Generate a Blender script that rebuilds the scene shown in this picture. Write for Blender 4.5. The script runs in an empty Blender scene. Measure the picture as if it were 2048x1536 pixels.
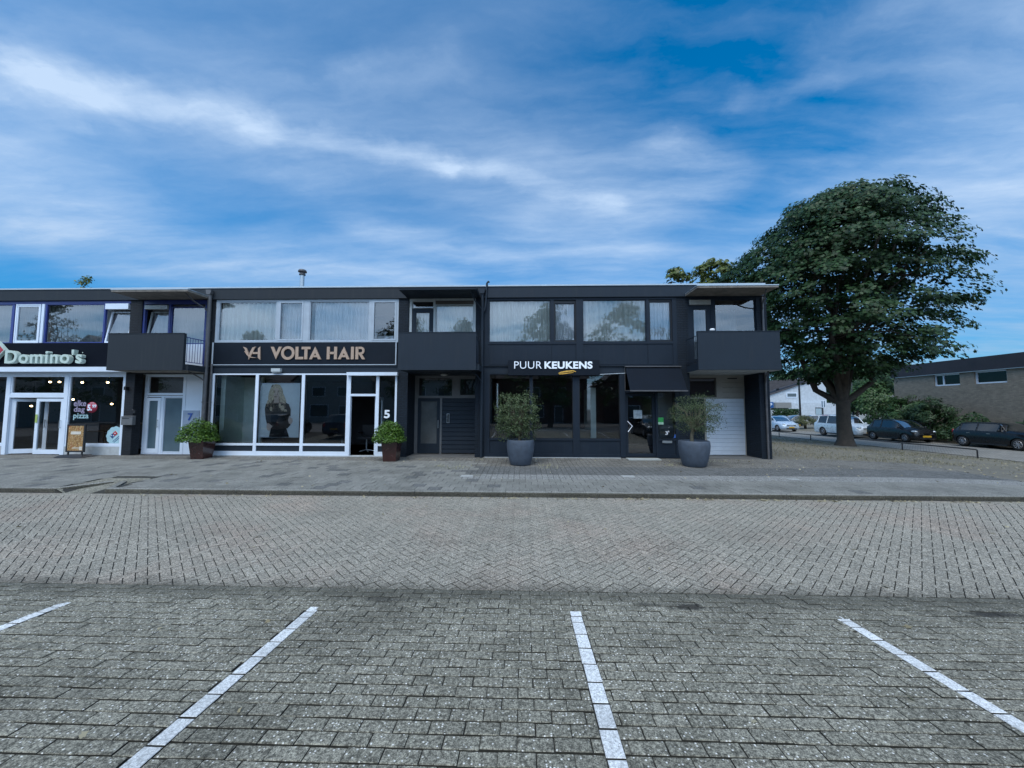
import bpy, math, random
import numpy as np
from mathutils import Vector, Matrix
R=math.radians
# ------------------------------------------------------------------ camera
scene=bpy.context.scene
F_PX=769.0; CAM=np.array([0.,-13.5,1.685])
_th=R(1.70); _pt=math.atan(50/769.); _rl=R(0.13)
FW=np.array([-math.sin(_th)*math.cos(_pt), math.cos(_th)*math.cos(_pt), math.sin(_pt)])
_r0=np.array([math.cos(_th),math.sin(_th),0.]); _u0=np.cross(_r0,FW)
RT=_r0*math.cos(_rl)+_u0*math.sin(_rl); UP=np.cross(RT,FW)
camd=bpy.data.cameras.new("camera"); cam=bpy.data.objects.new("camera",camd)
scene.collection.objects.link(cam); scene.camera=cam
camd.sensor_width=36; camd.sensor_fit='HORIZONTAL'; camd.lens=36*F_PX/2048
camd.clip_start=.05; camd.clip_end=3000
cam.matrix_world=Matrix(((RT[0],UP[0],-FW[0],CAM[0]),(RT[1],UP[1],-FW[1],CAM[1]),(RT[2],UP[2],-FW[2],CAM[2]),(0,0,0,1)))
# ------------------------------------------------------------------ render look
scene.view_settings.view_transform='Standard'; scene.view_settings.look='None'
scene.view_settings.exposure=0.64; scene.view_settings.gamma=1
scene.cycles.max_bounces=8; scene.cycles.transparent_max_bounces=16
try: scene.cycles.use_denoising=True
except Exception: pass
# ------------------------------------------------------------------ measuring helpers (photo pixel -> point on a real plane)
def ray(u,v): return FW+RT*((u-1024)/F_PX)-UP*((v-768)/F_PX)
def P(u,v,Y=0.):
    d=ray(u,v); return CAM+d*((Y-CAM[1])/d[1])
def PX(u,v,Y=0.): return float(P(u,v,Y)[0])
def PZ(u,v,Y=0.): return float(P(u,v,Y)[2])
def rect(u0,v0,u1,v1,Y=0.):
    vm=(v0+v1)/2; um=(u0+u1)/2
    return PX(u0,vm,Y),PX(u1,vm,Y),PZ(um,v1,Y),PZ(um,v0,Y)
# ------------------------------------------------------------------ node helpers
class NT:
    def __init__(s,tree): s.t=tree; s.n=tree.nodes; s.l=tree.links
    def new(s,typ,**kw):
        n=s.n.new(typ)
        for k,v in kw.items(): setattr(n,k,v)
        return n
    def put(s,sock,val):
        if val is None: return
        if hasattr(val,'is_output') : s.l.new(val,sock)
        else:
            if sock.type=='RGBA' and not isinstance(val,(int,float)) and len(val)==3: val=(*val,1)
            sock.default_value=val
    def math(s,op,a,b=0.,c=0.,clamp=False):
        n=s.new('ShaderNodeMath',operation=op,use_clamp=clamp)
        s.put(n.inputs[0],a); s.put(n.inputs[1],b); s.put(n.inputs[2],c); return n.outputs[0]
    def vmath(s,op,a,b=(0,0,0)):
        n=s.new('ShaderNodeVectorMath',operation=op); s.put(n.inputs[0],a)
        if op=='SCALE': s.put(n.inputs['Scale'],b)
        else: s.put(n.inputs[1],b)
        return n.outputs['Value'] if op in('DOT_PRODUCT','LENGTH','DISTANCE') else n.outputs[0]
    def sep(s,v):
        n=s.new('ShaderNodeSeparateXYZ'); s.put(n.inputs[0],v); return n.outputs
    def comb(s,x,y,z=0.):
        n=s.new('ShaderNodeCombineXYZ'); s.put(n.inputs[0],x); s.put(n.inputs[1],y); s.put(n.inputs[2],z); return n.outputs[0]
    def noise(s,vec,scale,detail=4,rough=.55,dist=0.,out='Fac'):
        n=s.new('ShaderNodeTexNoise'); s.put(n.inputs['Vector'],vec); s.put(n.inputs['Scale'],scale)
        s.put(n.inputs['Detail'],detail); s.put(n.inputs['Roughness'],rough); s.put(n.inputs['Distortion'],dist)
        return n.outputs[out]
    def ramp(s,f,a,b,c0=0.,c1=1.,smooth=False):
        n=s.new('ShaderNodeMapRange'); n.interpolation_type='SMOOTHSTEP' if smooth else 'LINEAR'
        s.put(n.inputs[0],f); s.put(n.inputs[1],a); s.put(n.inputs[2],b); s.put(n.inputs[3],c0); s.put(n.inputs[4],c1); return n.outputs[0]
    def mix(s,f,a,b,mode='MIX'):
        n=s.new('ShaderNodeMix',data_type='RGBA',blend_type=mode); s.put(n.inputs[0],f); s.put(n.inputs[6],a); s.put(n.inputs[7],b); return n.outputs[2]
    def bump(s,h,strength=.3,dist=.02):
        n=s.new('ShaderNodeBump'); s.put(n.inputs['Strength'],strength); s.put(n.inputs['Distance'],dist); s.put(n.inputs['Height'],h); return n.outputs[0]
# ------------------------------------------------------------------ world: daylight sky with thin streaky cloud
world=bpy.data.worlds.new("World"); scene.world=world; world.use_nodes=True
wt=NT(world.node_tree); wt.n.clear()
SUN_EL=R(58); SUN_AZ=R(200)   # azimuth measured clockwise from +Y : behind the camera, a little left
sky=wt.new('ShaderNodeTexSky'); sky.sky_type='NISHITA'; sky.sun_disc=False
sky.sun_elevation=SUN_EL; sky.sun_rotation=SUN_AZ; sky.air_density=1.0; sky.dust_density=.6; sky.ozone_density=2.0
geo=wt.new('ShaderNodeTexCoord').outputs['Generated']
dx,dy,dz=wt.sep(geo)
zc=wt.math('MAXIMUM',dz,0.012)
zz=wt.math('ADD',zc,.10)
px_=wt.math('DIVIDE',dx,zz); py_=wt.math('DIVIDE',dy,zz)
pv=wt.comb(px_,py_,0.)
def skyp(u,v):
    d=ray(u,v); d=d/np.linalg.norm(d); z=max(d[2],.012)+.10; return (d[0]/z,d[1]/z)
warp=wt.noise(pv,1.0,2,.5,.0,out='Color')
wv=wt.vmath('SUBTRACT',warp,(.5,.5,.5)); pw=wt.vmath('ADD',pv,wt.vmath('SCALE',wv,.35))
warp2=wt.noise(pv,4.5,5,.62,.0,out='Color')
pw2=wt.vmath('ADD',wt.vmath('ADD',pv,wt.vmath('SCALE',wv,.10)),wt.vmath('SCALE',wt.vmath('SUBTRACT',warp2,(.5,.5,.5)),.16))
def seg(A,B,w,inten,soft=1.0,vec=None):
    "soft streak between two points of the cloud layer"
    ax,ay=skyp(*A); bx,by=skyp(*B); ex,ey=bx-ax,by-ay; L2=ex*ex+ey*ey
    q=wt.vmath('SUBTRACT',vec or pw2,(ax,ay,0)); t=wt.math('DIVIDE',wt.vmath('DOT_PRODUCT',q,(ex,ey,0)),L2,clamp=True)
    c=wt.comb(wt.math('MULTIPLY',t,ex),wt.math('MULTIPLY',t,ey),0.)
    d=wt.vmath('LENGTH',wt.vmath('SUBTRACT',q,c))
    return wt.ramp(d,0.,w,inten,0.,True)
def addv(*a):
    r=a[0]
    for b in a[1:]: r=wt.math('ADD',r,b)
    return r
def streaks(rotdeg,sx,sy,scale,detail,rough,vec):
    r_=wt.new('ShaderNodeMapping'); wt.put(r_.inputs[0],vec); r_.inputs['Rotation'].default_value=(0,0,R(rotdeg)); r_.inputs['Scale'].default_value=(sx,sy,1)
    return wt.noise(r_.outputs[0],scale,detail,rough,.0)
broad=streaks(28,.5,1.5,1.1,6,.55,pw)
fine=streaks(33,1.,4.2,1.15,9,.58,pw)
fine2=streaks(20,1.,3.,3.2,7,.6,pw2)
band=addv(seg((-300,150),(110,165),.20,.38),seg((110,165),(500,235),.125,.40),seg((500,245),(900,325),.085,.32),seg((900,325),(1230,412),.09,.30),
          seg((1230,412),(1420,400),.16,.06),seg((1340,300),(1440,360),.16,.22),seg((700,155),(900,125),.10,.16),seg((720,455),(1040,530),.20,.24),
          seg((280,530),(800,560),.6,.38),seg((-150,400),(60,390),.6,.55),seg((1080,480),(1240,500),.35,.22),seg((1500,195),(1660,165),.07,.14),
          seg((1850,30),(2300,60),.30,.20),seg((1850,270),(2300,330),.5,.20),seg((1850,430),(2300,430),.8,.24),seg((1550,690),(2100,720),7.,.45,vec=pv))
halo=addv(seg((-300,170),(500,260),.50,.20),seg((500,250),(1300,420),.36,.16),seg((1000,300),(1400,330),.4,.12))
fr=wt.ramp(fine,.30,.70,.62,1.28); fr2=wt.ramp(fine2,.3,.7,.78,1.18)
veil=wt.math('MULTIPLY',wt.ramp(broad,.46,.76,.0,.15,True),wt.ramp(fine,.38,.68,.35,1.25))
dens=wt.math('ADD',wt.math('MULTIPLY',wt.math('MULTIPLY',wt.math('ADD',band,halo),fr),fr2),veil)
# thin overcast low down, grey blue banks near the horizon
low=wt.math('MULTIPLY',wt.ramp(dz,.05,.32,.22,0.,True),wt.ramp(streaks(0,.25,1.2,.9,6,.6,pv),.40,.66,.3,1.,True))
dens=wt.math('ADD',dens,low)
# unseen sky behind the camera: cloud added and brightened to light the facade
back=wt.ramp(dy,.15,-.35,0.,1.,True)
bn=wt.ramp(wt.noise(pw,1.2,6,.6,.2),.30,.62,.20,1.,True)
dens=wt.math('MAXIMUM',dens,wt.math('MULTIPLY',back,bn))
dens=wt.math('SUBTRACT',dens,seg((1480,40),(1600,300),.75,.26,vec=pw))
dens=wt.math('MINIMUM',wt.math('MAXIMUM',dens,0.),1.)
tint=wt.mix(wt.ramp(dz,.0,.45,0.,1.,True),(.46,.76,1.02),(.07,.96,1.45)); skc=wt.mix(1.0,sky.outputs[0],tint,'MULTIPLY')
hs=wt.new('ShaderNodeHueSaturation'); wt.put(hs.inputs['Color'],skc); hs.inputs['Saturation'].default_value=1.3; hs.inputs['Value'].default_value=1.05
grey=wt.ramp(dz,0.,.35,.0,1.)
ccol=wt.mix(grey,(3.0,4.3,6.0),(4.6,6.0,8.0))
backb=wt.ramp(back,0.,1.,1.08,2.5)
ccol=wt.vmath('SCALE',ccol,backb)
skmix=wt.mix(dens,hs.outputs[0],ccol)
bg=wt.new('ShaderNodeBackground'); wt.put(bg.inputs[0],skmix); bg.inputs[1].default_value=.073
wo=wt.new('ShaderNodeOutputWorld'); wt.l.new(bg.outputs[0],wo.inputs[0])
# ------------------------------------------------------------------ soft sun
sd=bpy.data.lights.new("sun",'SUN'); sd.energy=1.5; sd.angle=R(36); sd.color=(1.,.94,.86)
so=bpy.data.objects.new("sun",sd); scene.collection.objects.link(so)
sdir=Vector((math.sin(SUN_AZ)*math.cos(SUN_EL),math.cos(SUN_AZ)*math.cos(SUN_EL),math.sin(SUN_EL)))
so.rotation_euler=sdir.to_track_quat('Z','Y').to_euler()
# ------------------------------------------------------------------ object helpers
COL=scene.collection; ORG={}
def tag(o,label=None,cat=None,group=None,kind=None):
    if label: o['label']=label
    if cat: o['category']=cat
    if group: o['group']=group
    if kind: o['kind']=kind
    return o
def thing(name,label,cat,loc=(0,0,0),group=None,rz=0.):
    o=bpy.data.objects.new(name,None); COL.objects.link(o); o.location=loc; o.rotation_euler=(0,0,rz); o.empty_display_size=.2
    ORG[o.name]=np.array(loc,float) if rz==0 else np.zeros(3)
    return tag(o,label,cat,group)
def mesh_obj(name,V,Fs,mats,parent=None,midx=None,smooth=None):
    org=ORG[parent.name] if parent else np.zeros(3)
    me=bpy.data.meshes.new(name)
    V=np.asarray(V,float).reshape(-1,3)-org
    if Fs:
        used=sorted({i for f in Fs for i in f})
        if len(used)<len(V):
            mp_={o_:n_ for n_,o_ in enumerate(used)}; V=V[used]; Fs=[tuple(mp_[i] for i in f) for f in Fs]
    me.from_pydata(V.tolist(),[],Fs)
    for m in (mats if isinstance(mats,(list,tuple)) else [mats]): me.materials.append(m)
    if midx is not None: me.polygons.foreach_set('material_index',midx)
    if smooth is not None:
        if smooth is True or smooth is False: me.polygons.foreach_set('use_smooth',[smooth]*len(Fs))
        else: me.polygons.foreach_set('use_smooth',smooth)
    me.update()
    o=bpy.data.objects.new(name,me); COL.objects.link(o)
    if parent: o.parent=parent
    ORG[o.name]=org
    return o
class MB:
    def __init__(s): s.V=[];s.F=[];s.M=[];s.S=[]
    def add(s,V,F,m=0,sm=False):
        b=len(s.V); s.V+= [tuple(map(float,v)) for v in V]
        s.F+=[tuple(i+b for i in f) for f in F]; s.M+=[m]*len(F); s.S+=[sm]*len(F); return s
    def box(s,x0,x1,y0,y1,z0,z1,m=0):
        if x0>x1:x0,x1=x1,x0
        if y0>y1:y0,y1=y1,y0
        if z0>z1:z0,z1=z1,z0
        return s.add([(x0,y0,z0),(x1,y0,z0),(x1,y1,z0),(x0,y1,z0),(x0,y0,z1),(x1,y0,z1),(x1,y1,z1),(x0,y1,z1)],
              [(0,3,2,1),(4,5,6,7),(0,1,5,4),(1,2,6,5),(2,3,7,6),(3,0,4,7)],m)
    def pbox(s,u0,v0,u1,v1,Y,dep,m=0):
        x0,x1,z0,z1=rect(u0,v0,u1,v1,Y); return s.box(x0,x1,Y,Y+dep,z0,z1,m)
    def prism(s,pts,y0,y1,m=0,plane='xz'):
        n=len(pts)
        def mp(a,b,c): return (a,c,b) if plane=='xz' else ((c,a,b) if plane=='yz' else (a,b,c))
        V=[mp(a,b,y0) for a,b in pts]+[mp(a,b,y1) for a,b in pts]
        F=[tuple(range(n)),tuple(range(2*n-1,n-1,-1))]+[(i,i+n,(i+1)%n+n,(i+1)%n) for i in range(n)]
        return s.add(V,F,m)
    def tube(s,path,rad,n=8,m=0,cap=True,sm=True):
        path=[np.array(p,float) for p in path]; k=len(path)
        if not hasattr(rad,'__len__'): rad=[rad]*k
        V=[];prev=None
        for i,p in enumerate(path):
            t=path[min(i+1,k-1)]-path[max(i-1,0)]; t=t/(np.linalg.norm(t)+1e-9)
            a=prev if prev is not None else (np.array([0,0,1.]) if abs(t[2])<.9 else np.array([1.,0,0]))
            a=a-t*(a@t); a/=np.linalg.norm(a)+1e-9; b=np.cross(t,a); prev=a
            for j in range(n):
                g=2*math.pi*j/n; V.append(p+rad[i]*(a*math.cos(g)+b*math.sin(g)))
        F=[(i*n+j,i*n+(j+1)%n,(i+1)*n+(j+1)%n,(i+1)*n+j) for i in range(k-1) for j in range(n)]
        s.add(V,F,m,sm)
        if cap: s.add([V[j] for j in range(n)],[tuple(range(n-1,-1,-1))],m); s.add(V[-n:],[tuple(range(n))],m)
        return s
    def lathe(s,prof,c=(0,0,0),n=24,m=0,axis='z',sm=True):
        V=[]
        for r_,h in prof:
            for j in range(n):
                g=2*math.pi*j/n; a,b=r_*math.cos(g),r_*math.sin(g)
                V.append((c[0]+a,c[1]+b,c[2]+h) if axis=='z' else ((c[0]+a,c[1]+h,c[2]+b) if axis=='y' else (c[0]+h,c[1]+a,c[2]+b)))
        F=[(i*n+j,i*n+(j+1)%n,(i+1)*n+(j+1)%n,(i+1)*n+j) for i in range(len(prof)-1) for j in range(n)]
        if axis=='y': F=[f[::-1] for f in F]
        return s.add(V,F,m,sm)
    def ell(s,c,r,m=0,n=10):
        prof=[(math.sin(math.pi*i/n),-math.cos(math.pi*i/n)) for i in range(n+1)]
        b=len(s.V); s.lathe(prof,(0,0,0),2*n,m)
        for i in range(b,len(s.V)):
            v=s.V[i]; s.V[i]=(c[0]+v[0]*r[0],c[1]+v[1]*r[1],c[2]+v[2]*r[2])
        return s
    def build(s,name,mats,parent=None): return mesh_obj(name,s.V,s.F,mats,parent,s.M,s.S)
def structure(o): o['kind']='structure'; return o
def copy_tree(root,loc,label,rz=None):
    c=root.copy(); COL.objects.link(c); c.location=loc; ORG[c.name]=ORG[root.name]
    if rz is not None: c.rotation_euler=(0,0,rz)
    if label: c['label']=label
    for ch in [o for o in bpy.data.objects if o.parent==root]:
        d=ch.copy(); COL.objects.link(d); d.parent=c
        for g in [o for o in bpy.data.objects if o.parent==ch]:
            e=g.copy(); COL.objects.link(e); e.parent=d
    return c
def text(body,x0,x1,z0,z1,yf,dep,mat,parent,name='lettering',bold=0.,space=1.,shear=0.):
    cu=bpy.data.curves.new('tmp','FONT'); cu.body=body; cu.size=1; cu.offset=bold; cu.extrude=.05; cu.space_character=space; cu.shear=shear
    cu.resolution_u=5
    t=bpy.data.objects.new('tmp',cu); COL.objects.link(t)
    dg=bpy.context.evaluated_depsgraph_get(); me=t.evaluated_get(dg).to_mesh()
    V=np.array([v.co[:] for v in me.vertices]); Fs=[tuple(p.vertices) for p in me.polygons]
    t.evaluated_get(dg).to_mesh_clear(); bpy.data.objects.remove(t); bpy.data.curves.remove(cu)
    a0,a1,b0,b1=V[:,0].min(),V[:,0].max(),V[:,1].min(),V[:,1].max(); c0,c1=V[:,2].min(),V[:,2].max()
    W_=np.empty_like(V); W_[:,0]=x0+(V[:,0]-a0)/(a1-a0)*(x1-x0); W_[:,2]=z0+(V[:,1]-b0)/(b1-b0)*(z1-z0)
    W_[:,1]=yf+dep*(1-(V[:,2]-c0)/(c1-c0))
    return mesh_obj(name,W_,Fs,mat,parent)
# ------------------------------------------------------------------ materials
MC={}
def mat(name,col,rough=.6,metal=0.,var=.12,scale=6.,bump=0.,bscale=40.,spec=.5,streak=0.,emit=None,coat=0.):
    if name in MC: return MC[name]
    m=bpy.data.materials.new(name); m.use_nodes=True; t=NT(m.node_tree); b=t.n['Principled BSDF']
    tc=t.new('ShaderNodeTexCoord').outputs['Object']
    n=t.noise(tc,scale,5,.6)
    f=t.ramp(n,.3,.7,1-var,1+var)
    c=t.vmath('SCALE',col,f)
    if streak>0:
        x,y,z=t.sep(tc); sv=t.comb(t.math('MULTIPLY',x,9.),t.math('MULTIPLY',y,9.),t.math('MULTIPLY',z,.6))
        s_=t.ramp(t.noise(sv,1.2,5,.6),.48,.75,0.,streak,True); c=t.mix(s_,c,(.05,.052,.05))
    t.put(b.inputs['Base Color'],c); b.inputs['Metallic'].default_value=metal
    t.put(b.inputs['Roughness'],t.ramp(n,.3,.7,max(rough-.06,.02),min(rough+.08,1.)))
    b.inputs['Specular IOR Level'].default_value=spec; b.inputs['Coat Weight'].default_value=coat
    if bump>0: t.put(b.inputs['Normal'],t.bump(t.noise(tc,bscale,4,.6),bump,.01))
    if emit: b.inputs['Emission Color'].default_value=(*emit[:3],1); b.inputs['Emission Strength'].default_value=emit[3]
    MC[name]=m; return m
def brickmat(name,col,mortar,w=.21,h=.0625,bump=.6,rough=.7,var=.15,joint=.012,tone=None):
    if name in MC: return MC[name]
    m=bpy.data.materials.new(name); m.use_nodes=True; t=NT(m.node_tree); b=t.n['Principled BSDF']
    tc=t.new('ShaderNodeTexCoord').outputs['Object']; x,y,z=t.sep(tc); v=t.comb(t.math('ADD',x,y),z,0.)
    br=t.new('ShaderNodeTexBrick'); t.put(br.inputs['Vector'],v); br.inputs['Scale'].default_value=1.
    br.inputs['Brick Width'].default_value=w; br.inputs['Row Height'].default_value=h; br.inputs['Mortar Size'].default_value=joint; br.inputs['Mortar Smooth'].default_value=.3
    c2=tone or tuple(c*(1-var) for c in col)
    t.put(br.inputs['Color1'],col); t.put(br.inputs['Color2'],c2); t.put(br.inputs['Mortar'],mortar)
    n=t.noise(tc,3.,5,.6); c=t.vmath('SCALE',br.outputs['Color'],t.ramp(n,.3,.7,.85,1.15)); t.put(b.inputs['Base Color'],c)
    t.put(b.inputs['Roughness'],rough); b.inputs['Specular IOR Level'].default_value=.25
    hgt=t.math('ADD',t.math('MULTIPLY',br.outputs['Fac'],-1.),t.math('MULTIPLY',t.noise(tc,60.,3,.6),.25))
    t.put(b.inputs['Normal'],t.bump(hgt,bump,.012)); MC[name]=m; return m
def glassmat(name,base,k=1.,tint=(.9,.95,.95),wav=.002,rough=0.):
    if name in MC: return MC[name]
    m=bpy.data.materials.new(name); m.use_nodes=True; t=NT(m.node_tree); t.n.clear()
    tc=t.new('ShaderNodeTexCoord').outputs['Object']
    tr=t.new('ShaderNodeBsdfTransparent'); tr.inputs[0].default_value=(*tint,1)
    gl=t.new('ShaderNodeBsdfGlossy'); gl.inputs['Color'].default_value=(1,1,1,1); gl.inputs['Roughness'].default_value=rough
    t.put(gl.inputs['Normal'],t.bump(t.noise(tc,.7,1,.4),.18,wav*2.5))
    fr=t.new('ShaderNodeFresnel'); fr.inputs[0].default_value=1.5
    f=t.math('ADD',t.math('MULTIPLY',fr.outputs[0],k),base,clamp=True)
    mx=t.new('ShaderNodeMixShader'); t.put(mx.inputs[0],f); t.l.new(tr.outputs[0],mx.inputs[1]); t.l.new(gl.outputs[0],mx.inputs[2])
    o=t.new('ShaderNodeOutputMaterial'); t.l.new(mx.outputs[0],o.inputs[0]); MC[name]=m; return m
def clothmat(name,col):
    if name in MC: return MC[name]
    m=bpy.data.materials.new(name); m.use_nodes=True; t=NT(m.node_tree); t.n.clear()
    tc=t.new('ShaderNodeTexCoord').outputs['Object']; c=t.vmath('SCALE',col,t.ramp(t.noise(tc,30.,3,.6),.3,.7,.93,1.05))
    d=t.new('ShaderNodeBsdfDiffuse'); t.put(d.inputs[0],c); tl=t.new('ShaderNodeBsdfTranslucent'); t.put(tl.inputs[0],c)
    mx=t.new('ShaderNodeMixShader'); mx.inputs[0].default_value=.25; t.l.new(d.outputs[0],mx.inputs[1]); t.l.new(tl.outputs[0],mx.inputs[2])
    o=t.new('ShaderNodeOutputMaterial'); t.l.new(mx.outputs[0],o.inputs[0]); MC[name]=m; return m
def leafmat(name,c1,c2,rough=.5,scale=1.2,spec=.4):
    if name in MC: return MC[name]
    m=bpy.data.materials.new(name); m.use_nodes=True; t=NT(m.node_tree); b=t.n['Principled BSDF']
    at=t.new('ShaderNodeAttribute'); at.attribute_name='tint'
    tc=t.new('ShaderNodeTexCoord').outputs['Object']; n=t.noise(tc,scale,3,.6)
    f=t.math('ADD',t.math('MULTIPLY',n,.5),t.math('MULTIPLY',at.outputs['Fac'],.5))
    c=t.mix(t.ramp(f,.25,.75,0.,1.),c1,c2); t.put(b.inputs['Base Color'],c)
    b.inputs['Roughness'].default_value=rough; b.inputs['Specular IOR Level'].default_value=spec
    tl=t.new('ShaderNodeBsdfTranslucent'); t.put(tl.inputs[0],t.vmath('SCALE',c,1.3))
    mx=t.new('ShaderNodeMixShader'); mx.inputs[0].default_value=.22; out=t.n['Material Output']
    t.l.new(b.outputs[0],mx.inputs[1]); t.l.new(tl.outputs[0],mx.inputs[2]); t.l.new(mx.outputs[0],out.inputs[0]); MC[name]=m; return m
NAVY=mat('navy_paint',(.010,.018,.030),.55,spec=.25,var=.10,scale=2.,bump=.06,streak=.12)
NAVY2=mat('navy_paint_soft',(.015,.024,.036),.6,spec=.25,var=.10,scale=2.,bump=.06,streak=.15)
SLATE=mat('slate_paint',(.021,.027,.034),.65,spec=.25,var=.10,scale=2.,bump=.08,streak=.25)
NBRICK=brickmat('navy_painted_brick',(.010,.018,.029),(.006,.011,.018),bump=.9)
SBRICK=brickmat('slate_painted_brick',(.021,.025,.031),(.013,.015,.019),bump=.9)
WHITE=mat('white_upvc',(.66,.74,.84),.35,var=.04,scale=3.)
OFFW=mat('aged_white_paint',(.42,.46,.47),.5,var=.10,scale=4.,streak=.15)
GREYF=mat('grey_white_frame',(.36,.42,.48),.45,var=.08,scale=4.,streak=.1)
BLUEF=mat('blue_paint',(.022,.040,.20),.4,var=.15,scale=5.)
BLACKS=mat('black_sign_sheet',(.0015,.003,.008),.6,spec=.1,var=.1,scale=2.)
NAVYS=mat('navy_sign_sheet',(.005,.009,.016),.5,spec=.2,var=.1,scale=2.)
COPP=mat('copper_lettering',(.42,.30,.22),.4,.1,var=.06)
BLACKM=mat('black_metal',(.012,.013,.016),.45,var=.1)
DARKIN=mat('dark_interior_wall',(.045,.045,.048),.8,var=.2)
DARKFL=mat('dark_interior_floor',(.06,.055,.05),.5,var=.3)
PALEIN=mat('pale_interior_wall',(.66,.78,.74),.8,var=.05)
ZINC=mat('weathered_pipe',(.10,.10,.105),.5,.3,var=.2,scale=8.)
ALU=mat('aluminium_trim',(.42,.47,.50),.35,.6,var=.08)
CONC=mat('stained_concrete',(.20,.18,.155),.8,var=.35,scale=3.,bump=.3,streak=.4)
CONCL=mat('pale_concrete',(.42,.45,.46),.8,var=.12,scale=8.,bump=.3,streak=.15)
BITU=mat('roof_bitumen',(.06,.06,.062),.9,var=.2,scale=3.)
G_UP=glassmat('upper_window_glass',.11,1.1,(.97,.98,.98))
G_SHOP=glassmat('shop_window_glass',.08,1.0,(.93,.95,.95)); G_BLK=glassmat('dark_hall_glass',.0,.6,(.4,.42,.45)); G_SALON=G_SHOP
G_DARK=glassmat('tinted_window_glass',.13,1.0,(.55,.6,.62))
G_FROST=mat('frosted_glass',(.085,.135,.165),.12,var=.10,scale=1.5,spec=.8)
CURT=clothmat('cream_curtain',(.90,.92,.86)); CURT2=clothmat('pale_net_curtain',(.92,.94,.96)); CURTG=clothmat('grey_blind',(.42,.42,.41))
# ------------------------------------------------------------------ terrain
def sm(a,b,x):
    t=min(max((x-a)/(b-a),0.),1.); return t*t*(3-2*t)
YE=-9.15; YK=-4.82; STX=19.55
def zpark(y): return -.300+max(YE-max(y,-30),0)*.0476*(1 if y>-15 else 1)
def zt(x,y,kerb=True):
    if y<YE: z=zpark(max(y,-14.5))
    elif y<YK: z=-.300+(y-YE)/(YK-YE)*.03+.015*math.sin(math.pi*(y-YE)/(YK-YE))
    else: z=-.165*max(0,min(1,-y/4.82))
    if y>=YK:
        t=sm(9.,19.5,x); z=z*(1-t)-.33*t
        if x>=STX-.02 and x<28: z=-.46
        elif x>=28: z=-.36+.2*sm(28,31,x)
        if y>40: z=-.46
        # driveway ramp on the left
        xa,xb=RAMP
        if xa<x<xb and y<-3.7: z=-.27+(-.127+.27)*((y-YK)/(YK*-1-3.7))
    elif x>14: z=z*(1-sm(14,20,x))-.42*sm(14,20,x)
    return z
RAMP=(PX(112,980,YK),PX(207,980,YK))
def pavemat(name,c1,c2,joint_dirt=(.05,.05,.04),speck=.6,stain=.35,red=0.,rough=.85,blot=None,edge=False,grain=.92):
    m=bpy.data.materials.new(name); m.use_nodes=True; t=NT(m.node_tree); b=t.n['Principled BSDF']
    tc=t.new('ShaderNodeTexCoord').outputs['Object']; at=t.new('ShaderNodeAttribute'); at.attribute_name='tint'
    tf=at.outputs['Fac']
    c=t.mix(tf,c1,c2)
    g=t.noise(tc,120.,5,.8); c=t.vmath('SCALE',c,t.ramp(g,.38,.62,1-.70*grain,1+.70*grain))
    g2=t.noise(tc,48.,4,.75); c=t.vmath('SCALE',c,t.ramp(g2,.40,.60,1-.58*grain,1+.60*grain))
    vo=t.new('ShaderNodeTexVoronoi'); t.put(vo.inputs['Vector'],tc); vo.inputs['Scale'].default_value=48.
    r_,g_,b_=t.sep(vo.outputs['Color'])
    sp=t.math('MULTIPLY',t.ramp(vo.outputs['Distance'],.16,.34,1.,0.),t.math('GREATER_THAN',r_,.72))
    c=t.mix(t.math('MULTIPLY',sp,speck),c,(.85,.84,.78))
    vo2=t.new('ShaderNodeTexVoronoi'); t.put(vo2.inputs['Vector'],tc); vo2.inputs['Scale'].default_value=95.
    r2,_,_=t.sep(vo2.outputs['Color'])
    sp2=t.math('MULTIPLY',t.ramp(vo2.outputs['Distance'],.2,.4,1.,0.),t.math('GREATER_THAN',r2,.74))
    c=t.mix(t.math('MULTIPLY',sp2,.65),c,(.035,.035,.032))
    if red>0:
        rn=t.ramp(t.noise(tc,.55,4,.6),.45,.72,0.,red,True); c=t.mix(rn,c,t.mix(1.,c,(1.25,.92,.86),'MULTIPLY'))
    st=t.ramp(t.noise(tc,.9,7,.68),.44,.70,0.,stain,True); c=t.mix(st,c,t.vmath('SCALE',c,.45))
    if edge:
        xx,ye_,_z=t.sep(tc); dd_=t.math('ABSOLUTE',t.math('ADD',ye_,9.22)); dd_=t.math('ADD',dd_,t.math('MULTIPLY',t.math('SUBTRACT',t.noise(tc,5.5,7,.8),.5),1.1))
        c=t.mix(t.ramp(dd_,.0,.34,.55,0.,True),c,(.050,.050,.040))
    if blot is not None:
        x,y,z=t.sep(tc)
        for (bx,by,rx,ry,s_) in blot:
            ddx=t.math('DIVIDE',t.math('SUBTRACT',x,bx),rx); ddy=t.math('DIVIDE',t.math('SUBTRACT',y,by),ry)
            d=t.math('SQRT',t.math('ADD',t.math('MULTIPLY',ddx,ddx),t.math('MULTIPLY',ddy,ddy)))
            d=t.math('ADD',d,t.math('MULTIPLY',t.math('SUBTRACT',t.noise(tc,14.,6,.8),.5),2.6))
            k=t.ramp(d,.35,1.0,s_,0.,True); c=t.mix(k,c,(.022,.021,.019))
    t.put(b.inputs['Base Color'],c); b.inputs['Roughness'].default_value=rough; b.inputs['Specular IOR Level'].default_value=.3
    h=t.math('ADD',t.math('MULTIPLY',g,.6),t.math('MULTIPLY',sp,.25)); t.put(b.inputs['Normal'],t.bump(h,.7,.006)); return m
rnd=random.Random(7)
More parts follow.
